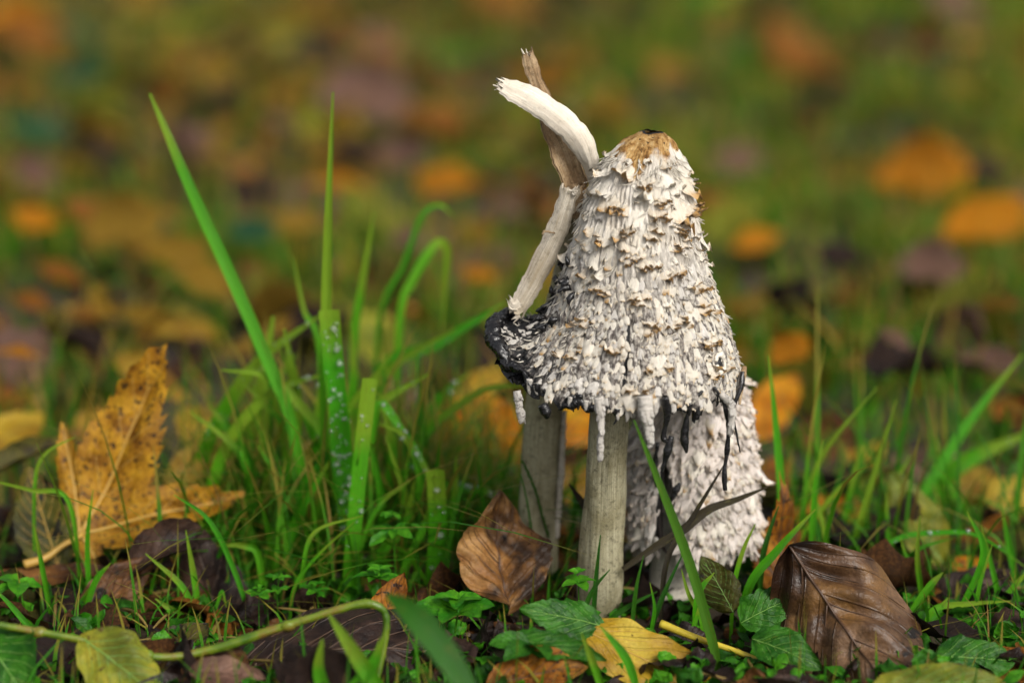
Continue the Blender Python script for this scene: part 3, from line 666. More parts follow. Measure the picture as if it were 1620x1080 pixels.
# ------------------------------------------------------------------ leaves
def leaf_geo(L, W, nu=26, nv=13, shape='ovate', fold=.2, bend=0.5, curl=.3, pleat=.04, nve=8, wav=.07, ser=0.0, nser=24, seed=0, twist=0.0):
    u = np.linspace(0, 1, nu); v = np.linspace(-1, 1, nv); U, Vv = np.meshgrid(u, v, indexing='ij')
    sh = {'ovate': np.sin(np.pi * u ** .78) ** .85, 'lance': np.sin(np.pi * u ** .85) ** 1.15, 'round': np.sin(np.pi * u ** .8) ** .55, 'obovate': np.sin(np.pi * u ** 1.3) ** .8}[shape]
    g = np.random.default_rng(seed)
    hw = W / 2 * np.maximum(sh, .012) * (1 + .03 * np.sin(u * g.uniform(9, 16) + g.uniform(0, 6)) + .035 * np.sin(u * g.uniform(22, 40) + g.uniform(0, 6)))
    if ser: hw = hw * (1 + ser * (np.mod(u * nser, 1) - .5)) * (1 + ser * .6 * g.normal(size=nu))
    ang = bend * (u - .25) ** 1 + .25 * np.sin(u * 5 + g.uniform(0, 6)) * wav * 6
    ds = L / (nu - 1); cx = np.r_[0, np.cumsum(np.cos(ang[1:]) * ds)]; cz = np.r_[0, np.cumsum(np.sin(ang[1:]) * ds)]
    tx, tz = np.cos(ang), np.sin(ang)
    cv = curl * Vv; k = curl if abs(curl) > 1e-3 else 1e-3
    y = hw[:, None] * np.sin(k * Vv) / k; z = hw[:, None] * ((1 - np.cos(k * Vv)) / k + fold * np.abs(Vv))
    z = z + pleat * W * np.cos(2 * np.pi * nve * (U - .375 * np.abs(Vv))) * np.clip(1 - np.abs(Vv) * .6, 0, 1) * np.minimum(1, np.abs(Vv) * 4) * sh[:, None]
    z = z + wav * W * np.sin(U * g.uniform(4, 8) + Vv * g.uniform(1, 3) + g.uniform(0, 6)) * np.abs(Vv) ** 1.3
    z = z + .5 * wav * W * np.sin(U * g.uniform(11, 17) + Vv * g.uniform(3, 6) + g.uniform(0, 6)) * np.abs(Vv) * sh[:, None] + .22 * wav * W * np.sin(U * g.uniform(24, 34) - Vv * g.uniform(5, 9)) * sh[:, None]
    y = y * (1 + .04 * np.sin(U * g.uniform(6, 13) + g.uniform(0, 6)) * np.sign(Vv))
    tw = twist * (U - .3); y, z = y * np.cos(tw) - z * np.sin(tw), y * np.sin(tw) + z * np.cos(tw)
    P = np.stack([cx[:, None] - tz[:, None] * z, y, cz[:, None] + tx[:, None] * z], -1)
    return P, np.stack([U, (Vv + 1) / 2], -1)
def leaf_frame(A, B, n0, roll):
    al = unit(B - A); ac = unit(np.cross(np.array(n0, float), al)); nn = np.cross(al, ac)
    c, s = math.cos(roll), math.sin(roll); ac, nn = ac * c + nn * s, nn * c - ac * s
    return np.stack([al, ac, nn], 1)
def grid_leaf(label, A, B, W, mat, cat='leaf', name='fallen_leaf', n0=(0, -.8, .6), roll=0, group=None, vein='vein_dark', veins=True, stalk=0, stalk_dir=None, dew=0, **kw):
    A = np.asarray(A); B = np.asarray(B); L = np.linalg.norm(B - A)
    P, U = leaf_geo(L, W, **kw); nu, nv = P.shape[:2]; Fm = leaf_frame(A, B, n0, roll)
    # keep chord on A-B
    e = P[-1, nv // 2]; a0 = math.atan2(e[2], e[0]); c, s = math.cos(-a0), math.sin(-a0); k = L / max(np.hypot(e[0], e[2]), 1e-6)
    P = np.stack([(P[..., 0] * c - P[..., 2] * s) * k, P[..., 1], (P[..., 0] * s + P[..., 2] * c) * k], -1)
    Wd = A + P @ Fm.T
    root = empty(name, A, label, cat, group)
    link('blade', mesh('blade', Wd.reshape(-1, 3), gridF(nu, nv), M[mat], U.reshape(-1, 2)), root)
    mid = Wd[:, nv // 2]; nr = Fm[:, 2]
    V, F, UU = tube(mid[::2] + nr * W * .002, [W * .011, W * .009, W * .003], 6, nu * 2)
    link('midrib', mesh('midrib', V, F, M[vein], UU), root)
    if veins:
        nve = kw.get('nve', 8); parts = []
        for k in range(nve - 1):
            for sgn in (-1, 1):
                pts = []
                for q in np.linspace(0, .92, 6):
                    u = (k + .5) / nve + .375 * q
                    if u > .97: break
                    fi = u * (nu - 1); fj = (nv - 1) / 2 * (1 + sgn * q); i, j = int(fi), int(min(fj, nv - 1.001)); a, b = fi - i, fj - j
                    pts.append((Wd[i, j] * (1 - a) * (1 - b) + Wd[i + 1, j] * a * (1 - b) + Wd[i, j + 1] * (1 - a) * b + Wd[i + 1, j + 1] * a * b) + nr * W * .001)
                if len(pts) > 2: parts.append(tube(pts, [W * .006, W * .0025], 5, 10))
        if parts:
            V, F, UU = join(parts); link('veins', mesh('veins', V, F, M[vein], UU), root)
    if stalk:
        sdv = -Fm[:, 0] if stalk_dir is None else unit(stalk_dir)
        V, F, UU = tube([A + Fm[:, 0] * .001, A + sdv * stalk * .5 + np.array((0, 0, .0015)), A + sdv * stalk], [W * .014, W * .012, W * .018], 6, 12)
        link('stalk', mesh('stalk', V, F, M[vein], UU), root)
    return root
def palm_leaf(label, origin, size_px_lobes, Y, mat, tilt=R(35), yaw=0, ser=.05, seed=0, name='fallen_leaf', vein='vein_pale', deform=.12, lobe_bend=None, lobe_mat=None, stalk_path=None, group=None, wid=.30):
    """lobes: (image angle deg, length px); leaf plane faces the camera, leaning back by tilt"""
    O = at(*origin, Y); g = np.random.default_rng(seed)
    lob = [(R(a), l * PX * (Y + D) / D, wd) for a, l, wd in size_px_lobes]
    na, nr = 260, 18; phi = np.linspace(0, 2 * math.pi, na, endpoint=False); rad = np.full(na, .10 * max(l for _, l, _ in lob))
    s = np.linspace(.02, 1, 160); own = np.zeros(na, int)
    for li, (a, l, wd) in enumerate(lob):
        h = wd * np.sin(np.pi * s ** .72) ** .9; an = np.arctan2(h, s)
        dlt = np.abs(adiff(phi, a))
        for i in range(na):
            ok = np.where(an >= dlt[i])[0]
            if len(ok):
                q = math.hypot(s[ok[-1]], min(h[ok[-1]], s[ok[-1]] * math.tan(min(dlt[i], 1.3)))) * l
                if q > rad[i]: rad[i] = q; own[i] = li
    rad = rad * (1 + ser * (np.mod(np.arange(na) * .37, 1) - .5) * 2 * (rad > .3 * rad.max()) + ser * .35 * g.normal(size=na))
    t = np.linspace(0, 1, nr); Rr, Ph = np.meshgrid(t, phi, indexing='ij'); rr = Rr * rad[None]
    def to3(x, y):
        ph = np.arctan2(y, x); r = np.hypot(x, y); z = deform * .35 * r * np.sin(ph * 3 + seed) + deform * .012 * np.sin(x * 190 + seed) + deform * .010 * np.sin(y * 230 + 1)
        for (a, l, _), b in zip(lob, lobe_bend or [0] * len(lob)):
            wgt = np.exp(-(adiff(ph, a) / .38) ** 2); z = z + wgt * (b * r * r / l - .10 * r * np.clip(1 - np.abs(adiff(ph, a)) / .12, 0, 1))
        ey = np.array((0, math.sin(tilt), math.cos(tilt))) ; ex = np.array((math.cos(yaw), math.sin(yaw), 0)); en = np.cross(ex, ey)
        return O + x[..., None] * ex + (y / math.cos(tilt))[..., None] * ey + z[..., None] * en
    P = to3(rr * np.cos(Ph), rr * np.sin(Ph))
    root = empty(name, O, label, 'leaf', group)
    link('blade', mesh('blade', P.reshape(-1, 3), gridF(nr, na, True), M[mat], np.stack([.3 + .2 * Rr, .25 + 0 * Rr], -1).reshape(-1, 2)), root)
    parts = []; en = np.cross(np.array((math.cos(yaw), math.sin(yaw), 0)), np.array((0, math.sin(tilt), math.cos(tilt))))
    for a, l, wd in lob:
        q = np.linspace(0, .95, 12) * l; parts.append(tube(to3(q * math.cos(a), q * math.sin(a)) + en * .0003, [.0007, .00045, .00015], 6, 30))
        for f in (.2, .33, .46, .6, .74):
            for sg in (-1, 1):
                q = np.linspace(0, 1, 5); dx = f * l + q * l * .16; dy = sg * q * wd * l * .55 * math.sin(math.pi * min(f + .08, 1) ** .72)
                x = dx * math.cos(a) - dy * math.sin(a); y = dx * math.sin(a) + dy * math.cos(a)
                parts.append(tube(to3(x, y) + en * .0001, [.00020, .00008], 5, 8))
    V, F, U = join(parts); link('veins', mesh('veins', V, F, M[vein], U), root)
    if stalk_path:
        V, F, U = tube([at(x, y, q) for x, y, q in stalk_path], [.0010, .0010, .0013, .0017], 8, 24); link('stalk', mesh('stalk', V, F, M['vein_pale'], U), root)
    return root
K = PX
# the spotted yellow maple leaf and its neighbours
palm_leaf('big yellow maple leaf with dark spots, one lobe standing up, beside the dewy grass tuft', (128, 846), [(63, 310, .205), (17, 272, .15), (102, 172, .14), (-52, 62, .3), (140, 50, .3)], .038, 'maple_yellow', R(28), R(-6), .05, 3, deform=.10, lobe_bend=[.25, -.12, .1, 0, 0], stalk_path=[(130, 846, .036), (100, 862, .030), (72, 882, .026), (38, 893, .024)])
grid_leaf('olive blotched leaf standing behind the yellow leaf stalk', at(95, 905, .030), at(42, 733, .045), 105 * K, 'olive', n0=(.2, -1, .2), vein='vein_pale', fold=.15, bend=.4, curl=.3, pleat=.01, ser=.06, seed=2, shape='ovate')
grid_leaf('straw coloured dry curled leaf beside the olive blotched leaf', at(-60, 770, .085), at(118, 692, .10), 60 * K, 'olive', n0=(0, -.5, 1), fold=.5, bend=-.3, curl=.8, seed=4, shape='lance', vein='vein_pale')
grid_leaf('olive yellow leaf lying behind the standing maple lobe', at(262, 770, .09), at(425, 705, .12), 85 * K, 'gold', n0=(0, -.6, .9), fold=.2, bend=-.5, curl=.4, seed=5, vein='vein_pale')
grid_leaf('rust coloured folded leaf lying under the yellow maple leaf', at(112, 1004, -.004), at(252, 868, .016), 88 * K, 'brown', n0=(.3, -.9, .6), fold=.5, bend=.5, curl=-.7, seed=6, shape='lance', pleat=.03)
grid_leaf('dark brown wrinkled leaf leaning under the yellow maple leaf tip', at(352, 1020, .004), at(300, 835, .03), 135 * K, 'dark', n0=(-.1, -1, .4), fold=.2, bend=.7, curl=-.4, seed=7, pleat=.035)
grid_leaf('shrivelled blackish leaf tucked beneath the spotted yellow leaf', at(205, 905, .012), at(335, 850, .022), 80 * K, 'dark', n0=(0, -.7, .8), fold=.3, bend=-1.2, curl=.9, seed=8, pleat=.06)
grid_leaf('brown flat leaf under the maple leaf stalk', at(-20, 915, .02), at(200, 905, .026), 50 * K, 'brown', n0=(0, -.5, 1), fold=.1, bend=-.2, curl=.3, seed=9)
grid_leaf('pale yellow green leaf under the long runner stem', at(128, 1008, -.075), at(262, 1110, -.09), 105 * K, 'yellow_green', n0=(.1, -.8, .7), fold=.15, bend=-.4, curl=-.3, seed=10, pleat=.012, vein='vein_green')
grid_leaf('large dark purple brown leaf under the bent end of the runner stem', at(335, 1075, -.055), at(742, 1035, -.045), 250 * K, 'dark', n0=(0, -.62, 1), fold=.05, bend=-.5, curl=-.5, seed=11, pleat=.012, nu=36)
grid_leaf('grey brown leaf standing behind the whorled herb', at(655, 950, .03), at(640, 795, .062), 160 * K, 'sheen', n0=(.1, -1, .3), fold=.12, bend=.6, curl=-.3, seed=12, pleat=.014)
grid_leaf('orange brown pleated beech leaf leaning on the bare stem', at(806, 962, -.012), at(792, 776, .010), 168 * K, 'tan', n0=(.35, -1, .25), fold=.62, bend=1.1, curl=-.7, seed=13, pleat=.036, nve=6, wav=.10, nu=34, nv=19, ser=.02)
grid_leaf('small rusty curled leaf beside the bright green herb', at(600, 1000, -.03), at(640, 905, -.02), 62 * K, 'rust', n0=(.3, -1, .3), fold=.4, bend=.7, curl=-.8, seed=14)
grid_leaf('golden yellow leaf with pale edge in front of the stems', at(905, 988, -.05), at(1165, 1120, -.065), 104 * K, 'gold_clear', n0=(.15, -.85, .6), fold=.25, bend=-.5, curl=-.45, seed=15, pleat=.01, vein='vein_pale', shape='ovate', nu=34)
grid_leaf('broad glossy grey brown pleated leaf in front of the rusty leaf', at(1248, 862, -.035), at(1432, 1120, -.085), 235 * K, 'sheen', n0=(.05, -1, .45), roll=R(8), fold=-.12, bend=.8, curl=-.7, seed=16, pleat=.048, nve=5, nu=44, nv=23, wav=.10)
palm_leaf('rusty orange ragged leaf beside the small furry cap', (1238, 935), [(96, 180, .22), (60, 120, .2), (128, 100, .22), (20, 60, .25)], .026, 'rust', R(15), R(20), .09, 8, deform=.2, lobe_bend=[.2, -.3, .3, 0], vein='vein_dark')
grid_leaf('pale yellow green leaf standing in the grass behind the grey brown leaf', at(1492, 892, .06), at(1406, 742, .07), 90 * K, 'yellow_green', n0=(.2, -1, .4), fold=.35, bend=.4, curl=-.3, seed=18, vein='vein_green')
grid_leaf('small orange leaf lying under the pale yellow green leaf', at(1512, 880, .055), at(1592, 985, .045), 72 * K, 'orange', n0=(.2, -.9, .5), fold=.2, bend=-.4, curl=-.4, seed=19)
grid_leaf('long olive dry leaf behind the arching blade', at(1520, 850, .11), at(1680, 880, .11), 60 * K, 'olive', n0=(0, -.6, 1), fold=.2, bend=-.4, seed=20)
grid_leaf('dark brown leaf in shade under the arching blade', at(1440, 985, .01), at(1600, 900, .03), 95 * K, 'dark', n0=(0, -.6, 1), fold=.2, bend=-.5, curl=-.4, seed=21)
grid_leaf('yellow green leaf touching the broad glossy brown leaf', at(1375, 1100, -.09), at(1585, 1075, -.085), 85 * K, 'yellow_green', n0=(0, -.7, .9), fold=.15, bend=-.6, curl=-.4, seed=22, vein='vein_green')
grid_leaf('round deep green crinkled leaf beside the broad glossy brown leaf', at(1478, 1040, -.06), at(1606, 1046, -.055), 76 * K, 'herb_dark', name='herb_leaf', n0=(0, -.8, .8), shape='round', fold=.1, bend=-.6, curl=-.4, pleat=.045, ser=.08, seed=23, vein='vein_green', stalk=.012, stalk_dir=(-.3, .2, -1))
grid_leaf('mossy olive leaf in front of the ringed stem', at(1160, 968, -.02), at(1108, 880, -.012), 66 * K, 'olive', name='herb_leaf', n0=(-.3, -1, .3), fold=.15, bend=.5, curl=-.4, seed=24, vein='vein_green')
grid_leaf('wrinkled green leaf below the rusty ragged leaf', at(1172, 985, -.035), at(1264, 940, -.03), 66 * K, 'herb_dark', name='herb_leaf', n0=(0, -1, .6), shape='round', fold=.1, bend=-.4, pleat=.05, ser=.1, seed=25, vein='vein_green')
grid_leaf('deep green jagged leaf in front of the thick main stem', at(958, 992, -.05), at(822, 962, -.055), 68 * K, 'herb_dark', name='herb_leaf', n0=(0, -.9, .7), shape='ovate', fold=.1, bend=-.5, curl=-.3, pleat=.035, ser=.13, nser=14, seed=26, vein='vein_green')
grid_leaf('drooping deep green leaf above the golden yellow leaf', at(800, 1010, -.06), at(960, 1045, -.07), 52 * K, 'herb_dark', name='herb_leaf', n0=(0, -.8, .9), fold=.1, bend=-.5, pleat=.03, ser=.1, nser=12, seed=27, vein='vein_green')
grid_leaf('deep green leaf beside the end of the yellow stalk', at(1190, 1010, -.05), at(1300, 1060, -.06), 70 * K, 'herb_dark', name='herb_leaf', n0=(0, -.9, .7), fold=.1, bend=-.5, pleat=.02, seed=28, vein='vein_green')
grid_leaf('dark green leaf under the start of the runner stem', at(-30, 1000, -.07), at(45, 1110, -.09), 120 * K, 'herb_dark', name='herb_leaf', n0=(.2, -1, .5), fold=.1, bend=-.3, seed=29, vein='vein_green')
grid_leaf('reddish brown leaf half under the golden yellow leaf', at(770, 1085, -.075), at(930, 1055, -.07), 90 * K, 'rust', n0=(0, -.6, 1), fold=.1, bend=-.5, seed=30)
grid_leaf('mottled leaf with bright rim under the dark runner shade', at(230, 1075, -.05), at(330, 985, -.03), 100 * K, 'olive', n0=(0, -.6, 1), fold=.1, bend=-.5, seed=31)
grid_leaf('greyish pink leaf lying behind the large dark purple leaf', at(300, 1062, -.08), at(420, 1075, -.085), 60 * K, 'pink', n0=(0, -.6, 1), fold=.1, bend=-.5, seed=32)
# out of focus leaves just behind the mushrooms
for lb, a, b, w, m, Ya, Yb in [
    ('golden leaf resting above the straw coloured curled leaf', (-30, 720), (70, 655), 80, 'gold_clear', .14, .17), ('clear yellow leaf behind the top of the standing maple lobe', (290, 700), (350, 640), 70, 'gold_clear', .16, .19), ('bright yellow leaf among grass beside the hairpin bent blade', (720, 640), (800, 590), 60, 'gold_clear', .24, .27), ('yellow leaf in the grass behind the arching blade', (1560, 800), (1650, 760), 80, 'gold_clear', .13, .15), ('clear yellow leaf beside the pale orange leaf', (1330, 760), (1400, 700), 60, 'gold_clear', .20, .23),
    ('large orange leaf lying behind the bare stem', (690, 640), (842, 745), 130, 'orange', .20, .14), ('orange leaf seen between the two tall stems', (880, 700), (960, 620), 120, 'orange', .16, .20),
    ('yellow leaf low behind the two tall stems', (880, 800), (935, 735), 80, 'gold', .13, .15), ('orange leaf behind the small furry cap', (1190, 700), (1262, 592), 75, 'orange', .22, .26),
    ('orange yellow leaf behind the rusty ragged leaf', (1270, 860), (1352, 785), 95, 'orange', .10, .13), ('pale orange leaf behind the pale yellow green leaf', (1420, 720), (1540, 770), 90, 'pink', .19, .16),
    ('golden leaf deep in grass behind the pale yellow green leaf', (1590, 760), (1500, 790), 80, 'gold', .17, .15), ('tan leaf half hidden behind the rusty ragged leaf', (1200, 800), (1240, 720), 80, 'rust', .15, .18),
    ('yellow leaf behind the olive blotched leaf', (110, 700), (200, 660), 80, 'gold', .17, .20), ('yellow bent leaf under the tallest leaning blade', (180, 560), (300, 640), 60, 'gold', .26, .24), ('greyish pink leaf behind the dewy grass tuft', (600, 660), (650, 610), 70, 'pink', .2, .24)]:
    grid_leaf(lb, at(*a, Ya), at(*b, Yb), w * K * 1.15, m, n0=(0, -.8, .8), fold=.2, bend=-.6, curl=-.4, seed=len(lb), veins=False)

# ------------------------------------------------------------------ stalks and runner
V, F, U = tube([at(x, y, q) for x, y, q in [(-30, 983, -.075), (120, 1010, -.075), (240, 1038, -.075), (330, 1028, -.072), (450, 990, -.070), (560, 957, -.068), (596, 958, -.068), (611, 978, -.068), (606, 1030, -.070), (588, 1110, -.075)]], [5 * K, 6 * K, 5.5 * K, 7.5 * K, 6 * K, 7 * K, 5.5 * K, 5.5 * K, 4 * K], 12, 120, bump=.07)
b = at(240, 1038, -.075); run = empty('runner_stem', at(-30, 983, -.075), 'long yellow green plant runner bending down sharply at its end', 'plant stem')
link('stem', mesh('stem', V, F, M['runner'], U), run)
V, F = sphere_mesh(10, 8); [link('node', mesh('node', V * np.array((a, .0019, .0018)) * (1 + .2 * nz(V, 3, i))[:, None] + at(x, y, q), F, M['runner']), run) for i, (a, x, y, q) in enumerate([(.0034, 228, 1036, -.075), (.0028, 62, 1000, -.075), (.0026, 455, 989, -.070)])]
V, F, U = tube([at(x, y, q) for x, y, q in [(1045, 986, -.035), (1100, 1008, -.04), (1160, 1028, -.045), (1207, 1047, -.05)]], [7 * K, 5.5 * K, 4.5 * K, 4.5 * K], 10, 30)
thing_mesh('leaf_stalk', V, F, M['stalk'], at(1045, 986, -.035), 'bright yellow bare leaf stalk lying below the ringed stem', 'stalk', uv=U)
V, F, U = tube([at(x, y, q) for x, y, q in [(490, 700, .10), (420, 755, .08), (360, 790, .07)]], [5 * K, 6 * K, 7 * K], 8, 20)
thing_mesh('leaf_stalk', V, F, M['straw'], at(490, 700, .1), 'tan bare stalk lying across the dewy grass tuft foot', 'stalk', uv=U)
V, F, U = tube([at(x, y, q) for x, y, q in [(826, 728, .024), (845, 770, .024), (858, 815, .026), (868, 850, .027)]], [2 * K, 2.4 * K, 2.2 * K, 2 * K], 6, 40, bump=.2)
thing_mesh('thin_stalk', V, F, M['blade_dark'], at(868, 850, .027), 'very thin dark stalk resting against the bare speckled stem', 'stalk', uv=U)

# ------------------------------------------------------------------ grass blades one can pick out
def blade_geo(P3, W, seed=0, tipw=.06, fold=.35, facing=None, n=22, cut=False):
    P = smooth_path(P3, n); T = np.gradient(P, axis=0); T /= np.linalg.norm(T, axis=1)[:, None] + 1e-12
    g = np.random.default_rng(seed); f = np.array(facing if facing is not None else (g.normal() * .35, -1, .3 + g.normal() * .2)); A = np.cross(T, f); A /= np.linalg.norm(A, axis=1)[:, None] + 1e-12; B = np.cross(A, T)
    u = np.linspace(0, 1, n); w = W / 2 * np.minimum(1, .55 + u * 1.6) * (1 if cut else np.clip((1 - u) / .42, tipw, 1) ** .62)
    v = np.array((-1, -.45, 0, .45, 1)); z = fold * np.array((1, .35, 0, .35, 1))
    V = P[:, None] + w[:, None, None] * (v[None, :, None] * A[:, None] + z[None, :, None] * B[:, None])
    U = np.stack(np.meshgrid(u, (v + 1) / 2, indexing='ij'), -1)
    return V.reshape(-1, 3), gridF(n, 5), U.reshape(-1, 2), P, A, B, w
DS = sphere_mesh(8, 6)
def blade(label, px, Y, W, mat='blade', group=None, dew=0, root=True, cut=False, cat='grass blade', name='grass_blade', facing=None):
    Ys = np.linspace(Y[0], Y[1], len(px)) if isinstance(Y, tuple) else [Y] * len(px)
    P3 = [at(x, y, q) for (x, y), q in zip(px, Ys)]
    if root and P3[0][2] > .002:
        r = P3[0].copy(); d = (P3[1] - P3[0]); r = r - d * .0; r[0] -= np.clip(d[0], -.02, .02) * .25; r[2] = float(terrain(r[0], r[1])) - .002; P3 = [r] + P3
    s = int(px[0][0] * 31 + px[0][1] * 17 + px[-1][0] * 7 + px[-1][1]) % 9999
    V, F, U, P, A, B, w = blade_geo(P3, W * K * 1.12, s, cut=cut, facing=facing)
    e = empty(name, P3[0], label, cat, group) if dew else None
    if not dew:
        return thing_mesh(name, V, F, M[mat], P3[0], label, cat, group, U)
    link('blade', mesh('blade', V, F, M[mat], U), e)
    Vs, Fs, k = [], [], 0; g = np.random.default_rng(s)
    for i in range(dew):
        q = g.uniform(.3, .98) * (len(P) - 1); i0 = int(q); v = g.uniform(-.8, .8); c = P[i0] * (1 - q + i0) + P[min(i0 + 1, len(P) - 1)] * (q - i0) + A[i0] * v * w[i0] + B[i0] * (.35 * abs(v) * w[i0] + .0002)
        r = min(g.lognormal(-.15, .5) * .00058, .0013); Vs.append(DS[0] * r * np.array((1, 1, .9)) + c); Fs += [tuple(j + k for j in f) for f in DS[1]]; k += len(DS[0])
    o = link('dew_drops', mesh('dew_drops', np.vstack(Vs), Fs, M['dew']), e); o['kind'] = 'stuff'
    return e
blade('tall green grass blade leaning from the dewy tuft towards the yellow maple leaf', [(470, 700), (412, 545), (362, 430), (302, 300), (262, 205), (237, 148)], (.06, .075), 19)
blade('tallest upright green grass blade rising out of the dewy tuft', [(514, 640), (517, 500), (520, 350), (527, 146)], (.055, .06), 17)
blade('wide pale green grass blade thickly beaded with dew drops', [(560, 890), (549, 800), (537, 680), (521, 490)], (.045, .05), 31, dew=110, cut=True)
blade('bright green grass blade with cut square top beside the dew covered blade', [(553, 905), (562, 800), (572, 700), (584, 598)], (.028, .034), 24, cut=True, dew=12)
blade('broad green grass blade arching from the dewy tuft towards the maple leaf', [(318, 740), (350, 660), (412, 570), (505, 500)], (.10, .085), 24, dew=16)
blade('broad green grass blade with pale tip in the dewy tuft', [(408, 745), (412, 640), (432, 500)], (.085, .09), 30, dew=14)
blade('green grass blade bent in a hairpin arch behind the dewy tuft', [(632, 520), (655, 440), (692, 384), (708, 398), (705, 450), (700, 520)], (.14, .15), 15, root=True)
blade('grass blade with nodding tip behind the hairpin bent blade', [(600, 520), (640, 420), (668, 345), (696, 325), (718, 342)], (.15, .16), 13)
blade('short bright green blade with drops beside the orange brown beech leaf', [(690, 905), (694, 830), (690, 742)], (.03, .03), 28, cut=True, dew=10)
blade('thin dew strung blade bending down beside the hairpin blade foot', [(592, 650), (640, 690), (672, 740), (690, 800)], (.05, .04), 13, dew=26)
blade('dewy blade lying along behind the beech leaf top', [(640, 745), (700, 768), (760, 775), (800, 790)], (.06, .05), 16, dew=22)
blade('thick green grass blade crossing in front of the main stem up to the cap rim', [(1128, 1020), (1092, 895), (1045, 770), (1003, 664)], (-.045, -.046), 14, 'blade_mid')
blade('withered blackish blade lying across the small furry cap', [(985, 900), (1040, 862), (1080, 838), (1120, 806), (1165, 790), (1214, 770)], (-.008, -.001), 13, 'blade_dead', root=False)
blade('withered dark blade slanting up across the small furry cap', [(1055, 890), (1095, 820), (1150, 728)], (-.012, -.006), 9, 'blade_dead')
blade('dark broken blade end between the two tall stems', [(945, 830), (925, 800), (900, 765)], .012, 14, 'blade_dead', root=True)
blade('upright green blade standing beside the small furry cap', [(1236, 800), (1228, 690), (1216, 562)], (.04, .045), 13)
blade('wide soft green blade far out in the grass behind the pale yellow green leaf', [(1490, 760), (1540, 722), (1640, 680)], .14, 30, dew=4)
blade('long green blade slanting beside the pale yellow green leaf', [(1450, 800), (1530, 670), (1618, 560)], (.10, .12), 18)
blade('thin green blade bowed over in an arch beyond the glossy brown leaf', [(1375, 895), (1420, 852), (1490, 842), (1550, 848), (1625, 898)], (.025, .03), 8, dew=8)
blade('wide blurred green blade lying over the large dark purple leaf', [(755, 1110), (700, 1030), (650, 970), (612, 940)], (-.15, -.13), 34, 'blade_dark', root=False)
G1 = 'grass blades in the dewy tuft'; L1 = 'green grass blade among others in the dewy tuft'
for p, y, w in [([(505, 560), (480, 490), (464, 408)], .11, 11), ([(560, 560), (575, 440), (592, 335)], .14, 15), ([(600, 600), (690, 545), (800, 478)], .13, 24), ([(470, 800), (505, 740), (545, 680)], .06, 18), ([(445, 880), (480, 800), (520, 730)], .05, 20),
                ([(640, 900), (672, 830), (688, 765)], .035, 14), ([(470, 780), (440, 650), (415, 560)], .09, 18), ([(520, 760), (470, 620), (440, 540)], .08, 15), ([(575, 740), (600, 640), (610, 560)], .1, 16), ([(545, 700), (560, 600), (555, 510)], .1, 18),
                ([(500, 820), (470, 700), (380, 600)], .075, 14), ([(610, 860), (600, 760), (575, 660)], .05, 16), ([(660, 880), (640, 780), (610, 690)], .05, 14), ([(420, 830), (430, 720), (470, 620)], .08, 12), ([(360, 760), (400, 650), (470, 560)], .11, 20),
                ([(590, 800), (640, 720), (700, 640)], .09, 14), ([(630, 820), (690, 740), (760, 690)], .1, 14), ([(570, 870), (600, 800), (650, 760)], .04, 8), ([(330, 800), (360, 700), (430, 620), (520, 590)], .075, 22), ([(560, 820), (520, 700), (430, 600), (350, 585)], .07, 18), ([(600, 800), (660, 700), (760, 620), (830, 610)], .09, 18), ([(455, 760), (470, 640), (450, 520)], .08, 26), ([(545, 760), (590, 650), (680, 590)], .07, 22), ([(395, 820), (380, 720), (300, 650)], .07, 16), ([(500, 800), (530, 680), (620, 560)], .085, 20), ([(640, 860), (665, 760), (640, 690), (600, 670)], .05, 14), ([(530, 820), (548, 700), (540, 600)], .07, 22), ([(515, 840), (500, 720), (505, 600)], .08, 24), ([(600, 830), (622, 720), (600, 620)], .07, 20), ([(450, 800), (420, 700), (400, 610)], .08, 22), ([(630, 760), (690, 640), (740, 590)], .12, 22), ([(560, 660), (620, 580), (720, 520)], .12, 18), ([(420, 780), (370, 690), (330, 640)], .09, 18),
                ([(485, 860), (455, 780), (405, 700)], .06, 14), ([(590, 890), (640, 830), (655, 760)], .045, 18), ([(670, 900), (715, 800), (722, 720)], .05, 15), ([(480, 900), (500, 840), (575, 815)], .01, 8), ([(465, 930), (500, 880), (560, 825)], .005, 7)]:
    blade(L1, p, y * .9, w * .85, group=G1, dew=(5 if w > 21 else 0))
G2 = 'thin blades around the maple leaf'; L2 = 'thin green grass blade growing up past the yellow maple leaf and brown leaves'
for p, y, w in [([(83, 985), (70, 910), (54, 828)], .0, 9), ([(132, 915), (100, 800), (58, 700)], .015, 10), ([(140, 930), (138, 850), (147, 775)], .012, 8), ([(110, 795), (50, 775), (-20, 758)], .02, 7), ([(398, 985), (370, 900), (330, 822), (275, 782)], .004, 8), ([(318, 1000), (308, 920), (294, 838)], .004, 9),
                ([(325, 1010), (300, 985), (246, 946)], -.006, 15), ([(95, 985), (130, 950), (140, 930)], .003, 9), ([(128, 990), (150, 920), (175, 890)], .0, 9), ([(60, 1010), (20, 960), (-10, 930)], -.03, 9), ([(312, 990), (290, 930), (230, 875)], .0, 9), ([(330, 1000), (345, 950), (352, 935), (358, 960)], .0, 5),
                ([(410, 880), (385, 862), (345, 862)], .02, 12), ([(55, 780), (70, 720), (120, 690)], .03, 6)]:
    blade(L2, p, y, w, group=G2)
G3 = 'small blades at the foot of the stems'; L3 = 'small green grass blade at the foot of the mushroom stems'
